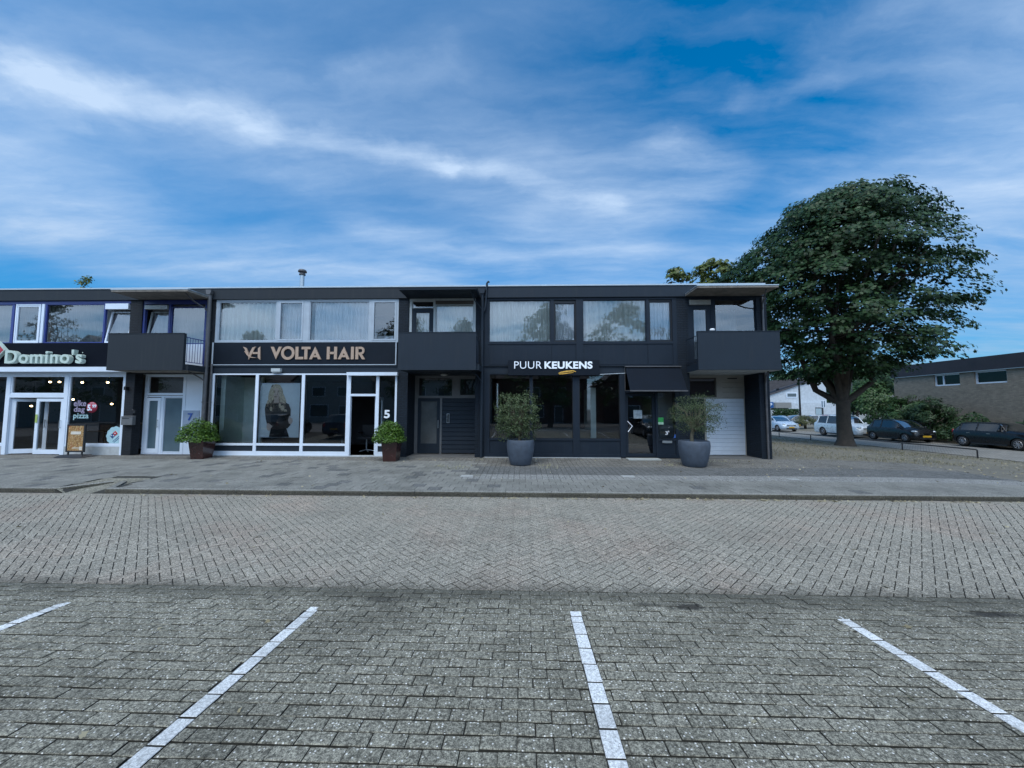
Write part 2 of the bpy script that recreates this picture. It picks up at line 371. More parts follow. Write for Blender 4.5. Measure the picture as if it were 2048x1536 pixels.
def clip(poly,ax,val,keep_less):
    out=[]
    n=len(poly)
    for i in range(n):
        a,b=poly[i],poly[(i+1)%n]; ia=(a[ax]<=val) if keep_less else (a[ax]>=val); ib=(b[ax]<=val) if keep_less else (b[ax]>=val)
        if ia: out.append(a)
        if ia!=ib:
            k=(val-a[ax])/(b[ax]-a[ax]); out.append((a[0]+(b[0]-a[0])*k,a[1]+(b[1]-a[1])*k))
    return out
def paving(name,polys,mats,tints,midx=None,bev=.0035,deep=.02,jit=.0012,seed=1,parent=None):
    rs=random.Random(seed); V=[];Fs=[];T=[];M=[]; mats=list(mats) if isinstance(mats,(list,tuple)) else [mats]; nm=len(mats); mats=mats+[JOINT]
    for k,pl in enumerate(polys):
        n=len(pl); cx=sum(p[0] for p in pl)/n; cy=sum(p[1] for p in pl)/n; b0=len(V)
        dz=rs.uniform(-jit,jit); tx,ty=rs.uniform(-.006,.006),rs.uniform(-.006,.006)
        for ring in range(3):
            for (x,y) in pl:
                ex,ey=x-cx,y-cy; L=math.hypot(ex,ey)+1e-6; ins=(bev/L) if ring==0 else 0.
                X,Y=x-ex*ins*1.4,y-ey*ins*1.4
                z=zt(X,Y)+dz+tx*ex+ty*ey-(0,bev*.8,deep)[ring]; V.append((X,Y,z)); T.append(tints[k])
        Fs.append(tuple(range(b0,b0+n))); M.append(midx[k] if midx else 0)
        for r_ in range(2):
            for i in range(n):
                j=(i+1)%n; Fs.append((b0+r_*n+i,b0+(r_+1)*n+i,b0+(r_+1)*n+j,b0+r_*n+j)); M.append((midx[k] if midx else 0) if r_==0 else nm)
    o=mesh_obj(name,V,Fs,mats,parent,M)
    a=o.data.attributes.new('tint','FLOAT','POINT'); a.data.foreach_set('value',T); return o
JOINT=mat('joint_dirt',(.028,.027,.020),.95,var=.4,scale=30.)
def shrink(x0,x1,y0,y1,g,gy=None,jit=0.):
    gy=g if gy is None else gy; a=rnd.uniform(-jit,jit); b_=rnd.uniform(-jit,jit)
    return [(x0+g,y0+gy+a),(x1-g,y0+gy+b_),(x1-g,y1-gy+b_),(x0+g,y1-gy+a)]
# road: herringbone at 45 degrees
W_=.105; polys=[];tints=[]
c45=math.cos(R(45)); 
XL,XR=-19.,19.
nmax=int(26/W_/1.0)
g=.0042
def inband(p,y0,y1):
    ys=[q[1] for q in p]; return min(ys)<y1 and max(ys)>y0
for n in range(-260,261):
    for m in range(-70,71):
        ox,oy=(n+4*m)*W_,n*W_
        for kind in (0,1):
            if kind==0: q=[(ox+g,oy+g),(ox+2*W_-g,oy+g),(ox+2*W_-g,oy+W_-g),(ox+g,oy+W_-g)]
            else: q=[(ox+g,oy+W_+g),(ox+W_-g,oy+W_+g),(ox+W_-g,oy+3*W_-g),(ox+g,oy+3*W_-g)]
            cx=(q[0][0]-q[0][1])*c45; cy=(q[0][0]+q[0][1])*c45-7.0
            if cx<XL or cx>XR or cy<YE-.3 or cy>YK+.1: continue
            q=[((a-b)*c45,(a+b)*c45-7.0) for a,b in q]
            q=clip(clip(q,1,YK-.215,True),1,YE+.004,False)
            if len(q)<3: continue
            A=abs(sum(q[i][0]*q[(i+1)%len(q)][1]-q[(i+1)%len(q)][0]*q[i][1] for i in range(len(q))))/2
            if A<.0008: continue
            polys.append(q); tints.append(rnd.random())
# gutter course along the kerb
x=XL
while x<XR:
    for r_ in range(2):
        polys.append(shrink(x,x+.21,YK-.212+r_*.105,YK-.107+r_*.105,g)); tints.append(rnd.random()*.5)
    x+=.21
M_ROAD=pavemat('road_brick',(.240,.226,.188),(.288,.268,.222),red=.30,stain=.28,edge=True)
structure(paving('road',polys,M_ROAD,tints,seed=3))
# parking bays: rows of brick, white brick lines
LX=[]
for (a,b) in (((126.5,1206),(143.5,1206.6)),((622,1215.9),(641.8,1215.9)),((1139.1,1224.4),(1160.6,1224.4)),((1665.9,1233.7),(1684.6,1233.7))):
    LX.append((PX(*a,-9.6)+PX(*b,-9.6))/2)
LX=[LX[0]-2.55*2,LX[0]-2.55]+LX+[LX[-1]+2.55,LX[-1]+5.1]
polys=[];tints=[]; row=0; y=YE
lines=[[] for _ in LX]
while y>-15.2:
    y0=y-W_
    xs=-14.+(row%2)*.105+rnd.uniform(-.004,.004)
    gaps=[(lx-.054,lx+.054) for lx in LX] if y<=-9.59 else []
    x=xs
    while x<14:
        a,b=x,x+.21; segs=[(a,b)]
        for (g0,g1) in gaps:
            ns=[]
            for (s0,s1) in segs:
                if s1<=g0 or s0>=g1: ns.append((s0,s1))
                else:
                    if s0<g0: ns.append((s0,g0))
                    if s1>g1: ns.append((g1,s1))
            segs=ns
        for (s0,s1) in segs:
            if s1-s0>.03: polys.append(shrink(s0+rnd.uniform(-.002,.002),s1+rnd.uniform(-.002,.002),y0,y,.0030,.0062,.0022)); tints.append(rnd.random())
        x+=.21
    y=y0; row+=1
blots=[(PX(u,v,Yb),Yb,rx,ry,s) for (u,v,Yb,rx,ry,s) in ((1380,1212,-9.47,.26,.10,.85),(1985,1222,-9.52,.34,.09,.85),(1300,1209,-9.44,.20,.06,.6),(770,1200,-9.42,.26,.09,.5),(545,1198,-9.42,.2,.06,.4),(1590,1208,-9.45,.16,.05,.45))]
M_PARK=pavemat('parking_brick',(.178,.172,.137),(.228,.219,.176),stain=.6,speck=.9,blot=blots,edge=True)
structure(paving('parking_lot',polys,M_PARK,tints,bev=.006,jit=.003,seed=5))
M_WB=pavemat('white_line_brick',(.56,.58,.58),(.70,.72,.72),speck=.15,stain=.45,grain=.38)
for lx in LX:
    ps=[];y=-9.60; first=True
    while y>-15.2:
        L=W_ if (first or (len(ps)==1)) else 2*W_
        ps.append(shrink(lx-.054+rnd.uniform(-.003,.003),lx+.054+rnd.uniform(-.003,.003),y-L,y,.002,.0065,.001)); y-=L; first=False
    structure(paving('parking_line',ps,M_WB,[rnd.random() for _ in ps],bev=.004,seed=int(lx*10)+99))
# pavement: 30 cm slabs with darker repairs, small grey blocks in front of the kitchen shop
polys=[];tints=[];midx=[]
yb=YK+.16; XP0,XP1=-22.,12.9
ya=yb; row=0
def wx(px,v,Y): return PX(px,v,Y)
zoneX=PX(925,945,-3.2)
while ya<-.02:
    near_shop = ya>-3.1
    h=.3
    if ya<-3.7 or True:
        x=XP0+(row%2)*.15
        while x<XP1:
            small=(x>zoneX-.2*math.sin(row*2.1) and -3.62<ya)
            if RAMP[0]-.05<x+.15<RAMP[1]+.05 and ya<-3.75: x+=.3; continue
            y1=min(ya+h,-.012)
            if small or ya>-1.05:
                for k in range(3):
                    yk0=ya+k*.1; 
                    if yk0>=-.05: break
                    xo=x
                    for j in range(2):
                        polys.append(shrink(xo+j*.15,xo+j*.15+.15,yk0,min(yk0+.1,-.012),.003)); tints.append(rnd.random()*.8)
                        midx.append(2 if (small and -3.6<ya<-2.9) else (3 if ya>-1.9 else 1))
            else:
                dark=rnd.random()<(.09 if x<PX(900,950,-3.5) else .03)
                polys.append(shrink(x,x+.3,ya,y1,.0035)); tints.append(rnd.random()); midx.append(1 if dark else 0)
            x+=.3
    ya+=h; row+=1
MP=[pavemat('pavement_slab',(.175,.176,.158),(.215,.214,.194),speck=.15,stain=.5,grain=.5),pavemat('dark_pavement_slab',(.105,.108,.104),(.135,.137,.132),speck=.12,stain=.3),
    pavemat('pale_pavement_block',(.205,.208,.198),(.24,.242,.23),speck=.12,stain=.2),pavemat('worn_pavement_block',(.135,.131,.118),(.175,.170,.152),speck=.1,stain=.55)]
structure(paving('pavement',polys,MP,tints,midx,seed=8,jit=.002))
# ramp blocks
polys=[];tints=[]
ya=YK; row=0
while ya<-3.75:
    x=RAMP[0]-.02
    while x<RAMP[1]:
        polys.append(shrink(x,min(x+.21,RAMP[1]),ya,ya+.105,.003)); tints.append(rnd.random()); x+=.21
    ya+=.105; row+=1
structure(paving('driveway_ramp',polys,M_PARK,tints,seed=9))
# kerb stones: 1 m long, rounded nose
M_KERB=pavemat('kerb_concrete',(.19,.19,.17),(.235,.232,.21),speck=.1,stain=.5); M_KFACE=pavemat('grimy_shaded_kerb_face',(.055,.053,.042),(.085,.08,.062),speck=.05,stain=.5)  # front face darker than the top: grime plus shade painted into its colour
def kerb(name,pts,w=.15,side=1,zbase=-.32,top=None):
    mb=MB(); T=[]
    for i in range(len(pts)-1):
        a=np.array(pts[i][:2]);b=np.array(pts[i+1][:2]); L=np.linalg.norm(b-a); nseg=max(1,round(L/1.0)); t=(b-a)/L; nn=np.array([-t[1],t[0]])*side
        for k in range(nseg):
            p=a+t*(L*k/nseg+.006); q=a+t*(L*(k+1)/nseg-.006); tv=rnd.random()
            zz_=[pts[i][2]+(pts[i+1][2]-pts[i][2])*kk/nseg for kk in (k,k+1)]
            prof=[(0,None),(0,-.035),(.012,-.010),(.035,0.),(w,0.),(w,None)]
            V=[]
            for e,z0 in ((p,zz_[0]),(q,zz_[1])):
                for (o_,dz) in prof:
                    pos=e+nn*o_; V.append((pos[0],pos[1],zbase if dz is None else z0+dz))
            n=6; F=[(j,j+1,j+1+n,j+n)[::-1 if side>0 else 1] for j in range(n-1)]+[tuple(range(n)),tuple(range(2*n-1,n-1,-1))]
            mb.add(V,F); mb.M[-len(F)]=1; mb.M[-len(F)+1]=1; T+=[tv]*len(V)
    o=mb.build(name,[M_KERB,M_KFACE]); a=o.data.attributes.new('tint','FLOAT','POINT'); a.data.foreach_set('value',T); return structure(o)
zk=-.160
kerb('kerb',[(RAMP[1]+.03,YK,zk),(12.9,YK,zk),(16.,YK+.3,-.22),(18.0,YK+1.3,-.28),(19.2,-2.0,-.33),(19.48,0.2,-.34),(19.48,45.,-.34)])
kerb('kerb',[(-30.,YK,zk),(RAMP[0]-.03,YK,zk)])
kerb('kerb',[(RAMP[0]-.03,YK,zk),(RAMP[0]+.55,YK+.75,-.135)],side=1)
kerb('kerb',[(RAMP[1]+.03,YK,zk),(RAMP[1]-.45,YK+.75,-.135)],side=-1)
# the ground under and around it all: one sheet to the horizon
def axis(lo,hi,dense,far):
    a=[lo+i*dense for i in range(int((hi-lo)/dense)+1)]
    l=[];d=dense;p=lo
    while p>-far: d*=1.6; p-=d; l.append(p)
    r_=[];d=dense;p=a[-1]
    while p<far: d*=1.6; p+=d; r_.append(p)
    return l[::-1]+a+r_
GX=axis(-24.,34.,.5,1500.); GY=axis(-20.,46.,.5,1500.)
GX=sorted(set(GX+[STX-.1,STX+.02,27.9,28.0,RAMP[0],RAMP[1]])); GY=sorted(set(GY+[YK-.02,YK+.05,YE]))
V=[(x,y,zt(x,y)-(.016 if (-24<x<19.2 and y<.2) else (.0 if x>STX else .004))) for y in GY for x in GX]
nx=len(GX); Fs=[(j*nx+i,j*nx+i+1,(j+1)*nx+i+1,(j+1)*nx+i) for j in range(len(GY)-1) for i in range(nx-1)]
m=bpy.data.materials.new('ground_soil'); m.use_nodes=True; t=NT(m.node_tree); b=t.n['Principled BSDF']
tc=t.new('ShaderNodeTexCoord').outputs['Object']; x_,y_,z_=t.sep(tc)
soil=t.mix(t.ramp(t.noise(tc,.8,6,.65),.35,.65,0.,1.),(.13,.122,.098),(.19,.178,.145)); soil=t.mix(t.ramp(t.noise(tc,22.,4,.7),.4,.7,0.,.6),soil,(.06,.057,.045))
grs=t.mix(t.ramp(t.noise(tc,2.5,5,.65),.4,.62,0.,1.),(.18,.165,.125),(.13,.122,.09))
inverge=t.math('MULTIPLY',t.ramp(x_,8.5,9.2,0.,1.),t.math('MULTIPLY',t.ramp(y_,-.6,.8,0.,1.),t.ramp(t.noise(tc,.45,4,.6),.38,.52,0.,1.)))
c=t.mix(inverge,soil,grs)
joint=t.math('MULTIPLY',t.math('LESS_THAN',y_,-.0),t.math('LESS_THAN',x_,12.9))
c=t.mix(joint,c,(.030,.030,.026))
br=t.new('ShaderNodeTexBrick'); t.put(br.inputs['Vector'],t.comb(t.math('ADD',x_,y_),t.math('SUBTRACT',x_,y_),0.)); br.inputs['Scale'].default_value=1.; br.inputs['Brick Width'].default_value=.3; br.inputs['Row Height'].default_value=.15; br.inputs['Mortar Size'].default_value=.008
t.put(br.inputs['Color1'],(.20,.195,.175)); t.put(br.inputs['Color2'],(.25,.24,.215)); t.put(br.inputs['Mortar'],(.06,.06,.055))
stc=t.vmath('SCALE',br.outputs['Color'],t.ramp(t.noise(tc,1.6,6,.65),.3,.7,.8,1.2))
onst=t.math('MULTIPLY',t.math('GREATER_THAN',x_,STX-.05),t.math('LESS_THAN',x_,27.95)); onst=t.math('MAXIMUM',onst,t.math('MULTIPLY',t.math('GREATER_THAN',x_,12.9),t.math('LESS_THAN',y_,YK)))
onst=t.math('MAXIMUM',onst,t.math('GREATER_THAN',y_,38.))
c=t.mix(onst,c,stc)
c=t.mix(t.math('LESS_THAN',y_,-15.),c,(.15,.15,.145))
t.put(b.inputs['Base Color'],c); b.inputs['Roughness'].default_value=.9
t.put(b.inputs['Normal'],t.bump(t.noise(tc,25.,5,.7),.5,.03))
structure(mesh_obj('ground',V,Fs,m))
#PART2
# ================================================================== THE ROW OF SHOPS
ZR,ZF,ZS,ZB=6.085,5.645,4.075,2.94
def bars(mb,r,fw,y0,y1,m=0):
    x0,x1,z0,z1=r; l,rr,b_,t_=fw
    mb.box(x0,x0+l,y0,y1,z0,z1,m); mb.box(x1-rr,x1,y0,y1,z0,z1,m)
    mb.box(x0+l,x1-rr,y0+.002,y1-.002,z0,z0+b_,m); mb.box(x0+l,x1-rr,y0+.002,y1-.002,z1-t_,z1,m)
    return (x0+l,x1-rr,z0+b_,z1-t_)
def pane(parent,r,y,gm,name='pane'):
    x0,x1,z0,z1=r; return mesh_obj(name,[(x0-.005,y,z0-.005),(x1+.005,y,z0-.005),(x1+.005,y,z1+.005),(x0-.005,y,z1+.005)],[(0,1,2,3)],gm,parent)
def window(parent,r,fw,fm,gm,Y=.03,d=.07,name='window',label=None,inner=None,im=None):
    mb=MB(); q=bars(mb,r,fw if hasattr(fw,'__len__') else (fw,)*4,Y,Y+d)
    mats=[fm]
    if inner: q=bars(mb,q,(inner,)*4,Y+.012,Y+d-.01,1); mats=[fm,im or fm]
    w=mb.build(name,mats,parent); pane(w,q,Y+d*.55,gm)
    if label: w['label']=label
    return w
def tilted(parent,r,fw,fm,gm,Y,name='tilted_window',ang=9,label=None):
    x0,x1,z0,z1=r; mb=MB(); q=bars(mb,r,(fw,)*4,Y,Y+.05); w=mb.build(name,fm,parent); p=pane(w,q,Y+.03,gm)
    a=R(ang)
    for o in (w,p):
        for v in o.data.vertices:
            dz=v.co.z-(z0-ORG[w.name][2]); dy=v.co.y-(Y-ORG[w.name][1])
            v.co.z=(z0-ORG[w.name][2])+dz*math.cos(a)-dy*math.sin(a)*0; v.co.y=(Y-ORG[w.name][1])+dy+dz*math.sin(a)
    if label: w['label']=label
    return w
def curtain(r,Y,m,label,amp=.028,wl=.12,seed=1,group='curtains hanging behind the upper windows',gap=None):
    x0,x1,z0,z1=r; rs=random.Random(seed); n=int((x1-x0)/.012); V=[];ph=0
    for i in range(n+1):
        x=x0+(x1-x0)*i/n; ph+=.012/wl*2*math.pi*rs.uniform(.75,1.25)
        y=Y+amp*math.sin(ph)+amp*.5*math.sin(ph*.37+seed)
        for z in (z0,z0*.5+z1*.5,z1): V.append((x+ .004*math.sin(ph*2)*(z-z1),y,z))
    F=[(i*3+j,(i+1)*3+j,(i+1)*3+j+1,i*3+j+1) for i in range(n) for j in range(2)]
    o=mesh_obj('curtain',V,F,m,None,None,True); return tag(o,label,'curtain',group)
def shell(b,x0,x1,mwall,pale=None):
    mb=MB()  # party and back walls, floors
    mb.box(x0+.003,x0+.12,.31,8.9,-.3,5.98,0); mb.box(x1-.12,x1-.003,.31,8.9,-.3,5.98,0); mb.box(x0+.003,x1-.003,8.9,9.1,-.3,5.98,0)
    mb.build('wall',[SBRICK if mwall is SBRICK else NBRICK],b)
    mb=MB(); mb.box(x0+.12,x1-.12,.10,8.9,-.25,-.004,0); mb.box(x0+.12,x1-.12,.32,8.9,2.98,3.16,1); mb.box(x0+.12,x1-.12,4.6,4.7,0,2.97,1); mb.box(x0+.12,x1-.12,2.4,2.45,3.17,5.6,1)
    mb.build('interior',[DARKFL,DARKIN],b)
    mb=MB(); mb.box(x0,x1,-.05,9.1,5.86,6.0,0); mb.build('roof',BITU,b)
def fascia(b,x0,x1,m,mtrim):
    mb=MB(); mb.box(x0,x1,-.06,.24,ZF,6.045,0); mb.build('fascia',m,b)
    mb=MB(); mb.box(x0,x1,-.085,.26,6.046,6.095,0); mb.build('roof_trim',mtrim,b)
def canopy(b,x0,x1,mtop,mside,msoff):
    mb=MB(); mb.box(x0,x1,-1.0,-.062,5.652,5.715,0); mb.box(x0+.02,x1-.02,-.985,-.062,5.648,5.6515,1); c=mb.build('canopy',[mside,msoff],b)
    mb=MB(); mb.box(x0-.01,x1+.01,-1.015,-.0865,5.7155,5.745,0); mb.build('canopy_trim',mtop,c); return c
def balcony(b,x0,x1,m,msoff,sides='lr',mr=BLACKM,base=2.96):
    mb=MB(); mb.box(x0,x1,-1.0,-.90,base,4.20,0); pr=mb.build('balcony',[m],b)
    mb=MB(); mb.box(x0+.04,x1+.09,-.8995,-.003,base+.004,base+.21,0); mb.box(x0+.05,x1+.08,-.895,-.005,base,base+.0035,1); mb.build('slab',[m,msoff],pr)
    mb=MB(); mb.box(x0+.002,x1-.002,-1.012,-.888,4.2005,4.222,0); mb.build('parapet_cap',m,pr)
    for xx in (x0+.05,x1-.03):
        mb=MB(); mb.tube([(xx,-.89,4.10),(xx,-.01,4.10)],.014,6); mb.tube([(xx,-.89,3.26),(xx,-.01,3.26)],.012,6)
        for i in range(8): mb.tube([(xx,-.83+i*.108,3.26),(xx,-.83+i*.108,4.10)],.008,5)
        mb.build('railing',mr,pr)
    return pr
# ------------------------------------------------------------------ 1: pizza shop (left)
A=thing('shop_building','slate grey shop unit with blue upper window frames at the left end','building',(-14.,0,0),'shop units of the row')
XA0,XA1=-24.,-11.335
shell(A,XA0,XA1,SBRICK); fascia(A,XA0,XA1,SLATE,ALU)
MB().box(-14.43,-13.975,0,.3,2.95,ZF-.002).box(-14.43,-14.09,.001,.3,0,2.949).build('brick_pier',SBRICK,A); MB().box(-11.55,XA1,0,.3,0,ZF-.002).build('brick_pier',SBRICK,A)
canopy(A,-14.09,-11.39,ALU,CONC,CONC)
ba=balcony(A,-14.07,-11.43,SLATE,CONC,mr=BLUEF)
# upper storey joinery
mb=MB(); mb.box(XA0,-14.432,.02,.12,5.53,ZF-.002); mb.box(XA0,-14.432,.021,.12,ZS-.05,ZS+.0); mb.build('window_band',BLUEF,A)
def rr(u0,v0,u1,v1,Y=.03): return rect(u0,v0,u1,v1,Y)
wz0,wz1=ZS+.001,5.529
def wr(u0,u1,Y=.03,z0=None,z1=None): return (PX(u0,645,Y),PX(u1,645,Y),z0 or wz0,z1 or wz1)
x_end=PX(25,645,.03)
window(A,(x_end-2.3,x_end+.04,wz0,wz1),(.06,.10,.03,.03),BLUEF,G_UP)
window(A,wr(30,80),(.045,)*4,WHITE,G_UP,Y=.02,inner=.05,im=WHITE)
mb=MB(); a_=wr(83.5,88.5); mb.box(a_[0],a_[1],.0,.1,wz0,wz1); mb.build('mullion',WHITE,A)
window(A,wr(89,209.5),(.06,.06,.03,.03),BLUEF,G_UP)
r_=wr(211,257); mb=MB(); mb.box(r_[0],r_[1],-.02,.12,wz1-.21,wz1-.005); mb.build('roller_box',WHITE,A)
tilted(A,(r_[0],r_[1],wz0,wz1-.23),.05,WHITE,G_UP,.03,label='white casement tilted inward')
# balcony storey
mb=MB(); mb.box(-13.974,-11.552,.03,.12,5.50,ZF-.002); mb.box(-13.974,-13.90,.03,.12,3.17,5.499); mb.box(-11.63,-11.552,.03,.12,3.17,5.499); mb.box(PX(335,640),PX(339,640),.03,.12,3.17,5.499); mb.build('window_band',BLUEF,A)
mb=MB(); mb.box(-13.89,PX(335,640)-.001,.04,.1,3.17,3.9); mb.box(PX(339,640)+.001,-11.631,.04,.1,3.17,4.02); mb.build('spandrel_panel',WHITE,A)
r_=(-13.88,PX(334,640),3.91,5.30); mb=MB(); mb.box(r_[0],r_[1],-.03,.11,5.31,5.45); mb.build('roller_box',OFFW,A)
tilted(A,r_,.05,OFFW,G_UP,.035,label='white balcony casement tilted inward')
window(A,(PX(339.5,640),-11.632,4.021,5.40),(.03,)*4,BLUEF,G_UP,Y=.045)
# sign band, header and shop front
mb=MB(); mb.box(XA0,-13.42,-.28,-.001,2.985,3.155); mb.add([],[]); mb.build('awning_box',WHITE,A)
mb=MB(); mb.box(XA0,-14.432,.0,.14,2.87,2.984); mb.box(XA0,-14.432,.0,.14,3.156,ZS-.051); mb.build('header_beam',WHITE,A)
xm=[PX(12,830),PX(128.5,830),PX(250,830)]
mb=MB(); mb.box(xm[0]-.07,xm[0]+.07,.0,.14,0,2.869); mb.box(xm[1]-.07,xm[1]+.07,.0,.14,0,2.869); mb.box(-14.50,-14.432,.0,.14,0,2.869)
mb.box(XA0,xm[0]-.071,.01,.13,.30,.37); mb.box(xm[1]+.071,-14.501,.01,.13,.30,.37); mb.box(xm[0]+.071,xm[1]-.071,.005,.135,2.06,2.19); mb.build('shopfront_frame',WHITE,A)
mb=MB(); mb.box(XA0,xm[0]-.072,.015,.2,0,.299); mb.box(xm[1]+.072,-14.502,.015,.2,0,.299); mb.build('plinth',CONCL,A)
window(A,(xm[0]+.071,xm[1]-.071,2.191,2.868),.045,WHITE,G_SHOP,Y=.02,name='transom_window')
window(A,(xm[1]+.071,-14.501,.371,2.868),.045,WHITE,G_SHOP,Y=.02,name='display_window')
window(A,(xm[0]-4.,xm[0]-.071,.371,2.868),.045,WHITE,G_SHOP,Y=.02,name='display_window')
# double door: right leaf shut, left leaf ajar inwards
xd0,xd1=xm[0]+.071,xm[1]-.071; xmid=PX(68,840)
def leaf(parent,w,h,hinge,ang,fm,gm,name='door',bot=.16,st=.11,label=None,handle=True,glass_name='pane'):
    mb=MB(); q=bars(mb,(0,w,.02,h),(st,st,bot,st),0,.055)
    V=np.array(mb.V)
    def tr(V):
        V=np.asarray(V,float); c,s=math.cos(ang),math.sin(ang); o=V.copy(); o[:,0]=hinge[0]+V[:,0]*c-V[:,1]*s; o[:,1]=hinge[1]+V[:,0]*s+V[:,1]*c; o[:,2]=hinge[2]+V[:,2]; return o
    d=mesh_obj(name,tr(V),mb.F,fm,parent)
    a,b_,c_,e=q; mesh_obj(glass_name,tr([(a,.03,c_),(b_,.03,c_),(b_,.03,e),(a,.03,e)]),[(0,1,2,3)],gm,d)
    if handle:
        hb=MB(); hx=w-st*.5; hb.tube([(hx,-.05,.95),(hx,-.05,1.25)],.014,8); hb.tube([(hx,0,.98),(hx,-.05,.98)],.01,6); hb.tube([(hx,0,1.22),(hx,-.05,1.22)],.01,6)
        mesh_obj('handle',tr(hb.V),hb.F,ALU,d,None,True)
    if label: d['label']=label
    return d
leaf(A,xmid-xd0-.02,2.03,(xd0+.01,.08,0),R(24),WHITE,G_SHOP,label='left leaf standing ajar')
leaf(A,xd1-xmid-.01,2.03,(xmid,.03,0),0,WHITE,G_SHOP,label='right leaf shut')
mb=MB(); mb.box(xmid+.02,xmid+.10,.012,.018,1.15,1.45); o=mb.build('door_sticker',mat('lime_sticker',(.35,.45,.12),.5),A); 
# ------------------------------------------------------------------ flat door unit no. 7
yr=.40
r7=(-14.10,-12.40)
zt7=2.93
mb=MB(); 
bars(mb,(r7[0]+.001,PX(369,830,yr),0,zt7),(.10,.10,.05,.05),yr,yr+.09)
bars(mb,(r7[0]+.101,PX(369,830,yr)-.101,2.10,2.22),(.001,.001,.05,.05),yr+.001,yr+.089); mb.box(PX(320,840,yr),PX(325,840,yr),yr+.003,yr+.088,.05,2.1); mb.build('door_frame',WHITE,A)
window(A,(r7[0]+.10,PX(369,830,yr)-.10,2.221,zt7-.05),.03,WHITE,G_UP,Y=yr+.02,name='transom_window')
d7=leaf(A,PX(320,840,yr)-(r7[0]+.10)-.005,2.05,(r7[0]+.102,yr-.01,.02),0,WHITE,G_FROST,label='white door with frosted pane and bar handle')
window(A,(PX(325,840,yr)+.002,PX(369,830,yr)-.101,.06,2.09),.03,WHITE,G_FROST,Y=yr+.02,name='side_light')
mb=MB(); mb.box(PX(369,830,yr)+.002,-11.552,yr+.01,yr+.08,0,zt7); mb.build('white_panel',WHITE,A)
mb=MB(); mb.box(-14.09,-11.552,yr-.0,.3,zt7+.001,zt7+.02); mb.build('soffit',OFFW,A)
# number 7 plate
np_=thing('house_number','pale grey plate with a blue number 7 on the white panel','house number',(-12.,yr,1.2))
x0,x1,z0,z1=rect(365,821,398,870,yr); mb=MB(); mb.box(x0,x1,yr-.006,yr+.009,z0,z1); mb.build('plate',mat('grey_plate',(.30,.36,.46),.5),np_)
x0,x1,z0,z1=rect(376,826.5,386,841,yr); text('7',x0,x1,z0,z1,yr-.02,.013,mat('blue_number',(.02,.08,.35),.4),np_,bold=.02)
# pizza shop sign
sg=thing('shop_sign','black sign board with raised pale lettering Domino\'s above the pizza shop front','sign',(-16.,0,3.6))
xs1=PX(214,708,-.06)
mb=MB(); mb.box(XA0,xs1,-.07,-.0015,3.157,ZS-.02); mb.build('board',BLACKS,sg)
LET=mat('pale_green_lettering',(.50,.60,.54),.4,var=.05)
x0,x1,z0,z1=rect(11,699.5,165,727,-.2); text("Domino's",x0,x1,z0,z1,-.22,.14,LET,sg,bold=.022,space=1.12)
mb=MB(); mb.lathe([(0,-.004),(.02,-.004),(.02,0),(0,0)],(PX(170,706),-.075,PZ(170,706)),10,0,'y'); mb.build('registered_mark',LET,sg)
# tilted two-tone logo tile at the frame edge
REDL=mat('logo_red',(.42,.025,.04),.4); BLUL=mat('logo_blue',(.01,.06,.20),.4)
def logo(parent,cx,cz,s,y,dep,ang,ox=None):
    def rt(a,b): return (cx+(a*math.cos(ang)-b*math.sin(ang))*s,cz+(a*math.sin(ang)+b*math.cos(ang))*s)
    def rc(a0,b0,a1,b1): return [rt(a0,b0),rt(a1,b0),rt(a1,b1),rt(a0,b1)]
    mb=MB(); mb.prism(rc(-1.08,-.58,1.08,.58),y,y+dep); mb.build('logo_edge',LET,parent)
    mb=MB(); mb.prism(rc(.03,-.5,1,.5),y-.006,y-.001); mb.build('logo_tile_red',REDL,parent)
    mb=MB(); mb.prism(rc(-1,-.5,-.03,.5),y-.006,y-.001); mb.build('logo_tile_blue',BLUL,parent)
    for a,b in ((.5,0),(-.72,.22),(-.28,-.22)):
        mb=MB(); x,z=rt(a,b); mb.lathe([(.0,-.004),(.17*s,-.004),(.17*s,0)],(x,y-.007,z),14,0,'y'); mb.build('logo_dot',WHITE,parent)
logo(sg,PX(-17,705,-.2),PZ(0,708,-.2),.42,-.20,.12,R(45))
# stickers on the pizza shop window
yg=-.002+.02
st=thing('window_sticker','window lettering reading elke dag pizza beside a red 5.99 disc','sticker',(-15.7,0,1.8))
LAV=mat('lavender_print',(.26,.23,.33),.6); AQ=mat('aqua_print',(.30,.47,.50),.6)
yy=.034
for s_,u0,v0,u1,v1,mm in (('elke',147.5,800.5,172.5,812.5,LAV),('dag',147.5,813,169.5,827,LAV),('pizza',146.5,826.5,177,840,AQ)):
    x0,x1,z0,z1=rect(u0,v0,u1,v1,yy); text(s_,x0,x1,z0,z1,yy,.003,mm,st,bold=.022,space=1.03)
x0,x1,z0,z1=rect(172,802,195,828,yy)
mb=MB(); mb.lathe([(0,-.002),(.20,-.002),(.20,.0)],((x0+x1)/2,yy+.006,(z0+z1)/2),24,0,'y'); mb.build('price_disc',mat('price_red',(.35,.03,.06),.6),st)
a=rect(174.5,809,184,821.5,yy); text('5.',a[0],a[1],a[2],a[3],yy-.001,.003,WHITE,st,bold=.05); a=rect(184.5,809,192.5,815.5,yy); text('99',a[0],a[1],a[2],a[3],yy-.001,.003,WHITE,st,bold=.04); a=rect(180,805,188,806.5,yy); text('vanaf',a[0],a[1],a[2],a[3],yy-.001,.003,WHITE,st,bold=.02)
st2=thing('window_sticker','round pale blue scalloped sticker with a tilted logo low in the pizza shop window','sticker',(-15.,0,.6))
cx,cz=PX(231,872,yy),PZ(231,872,yy); rad=.34; pts=[]
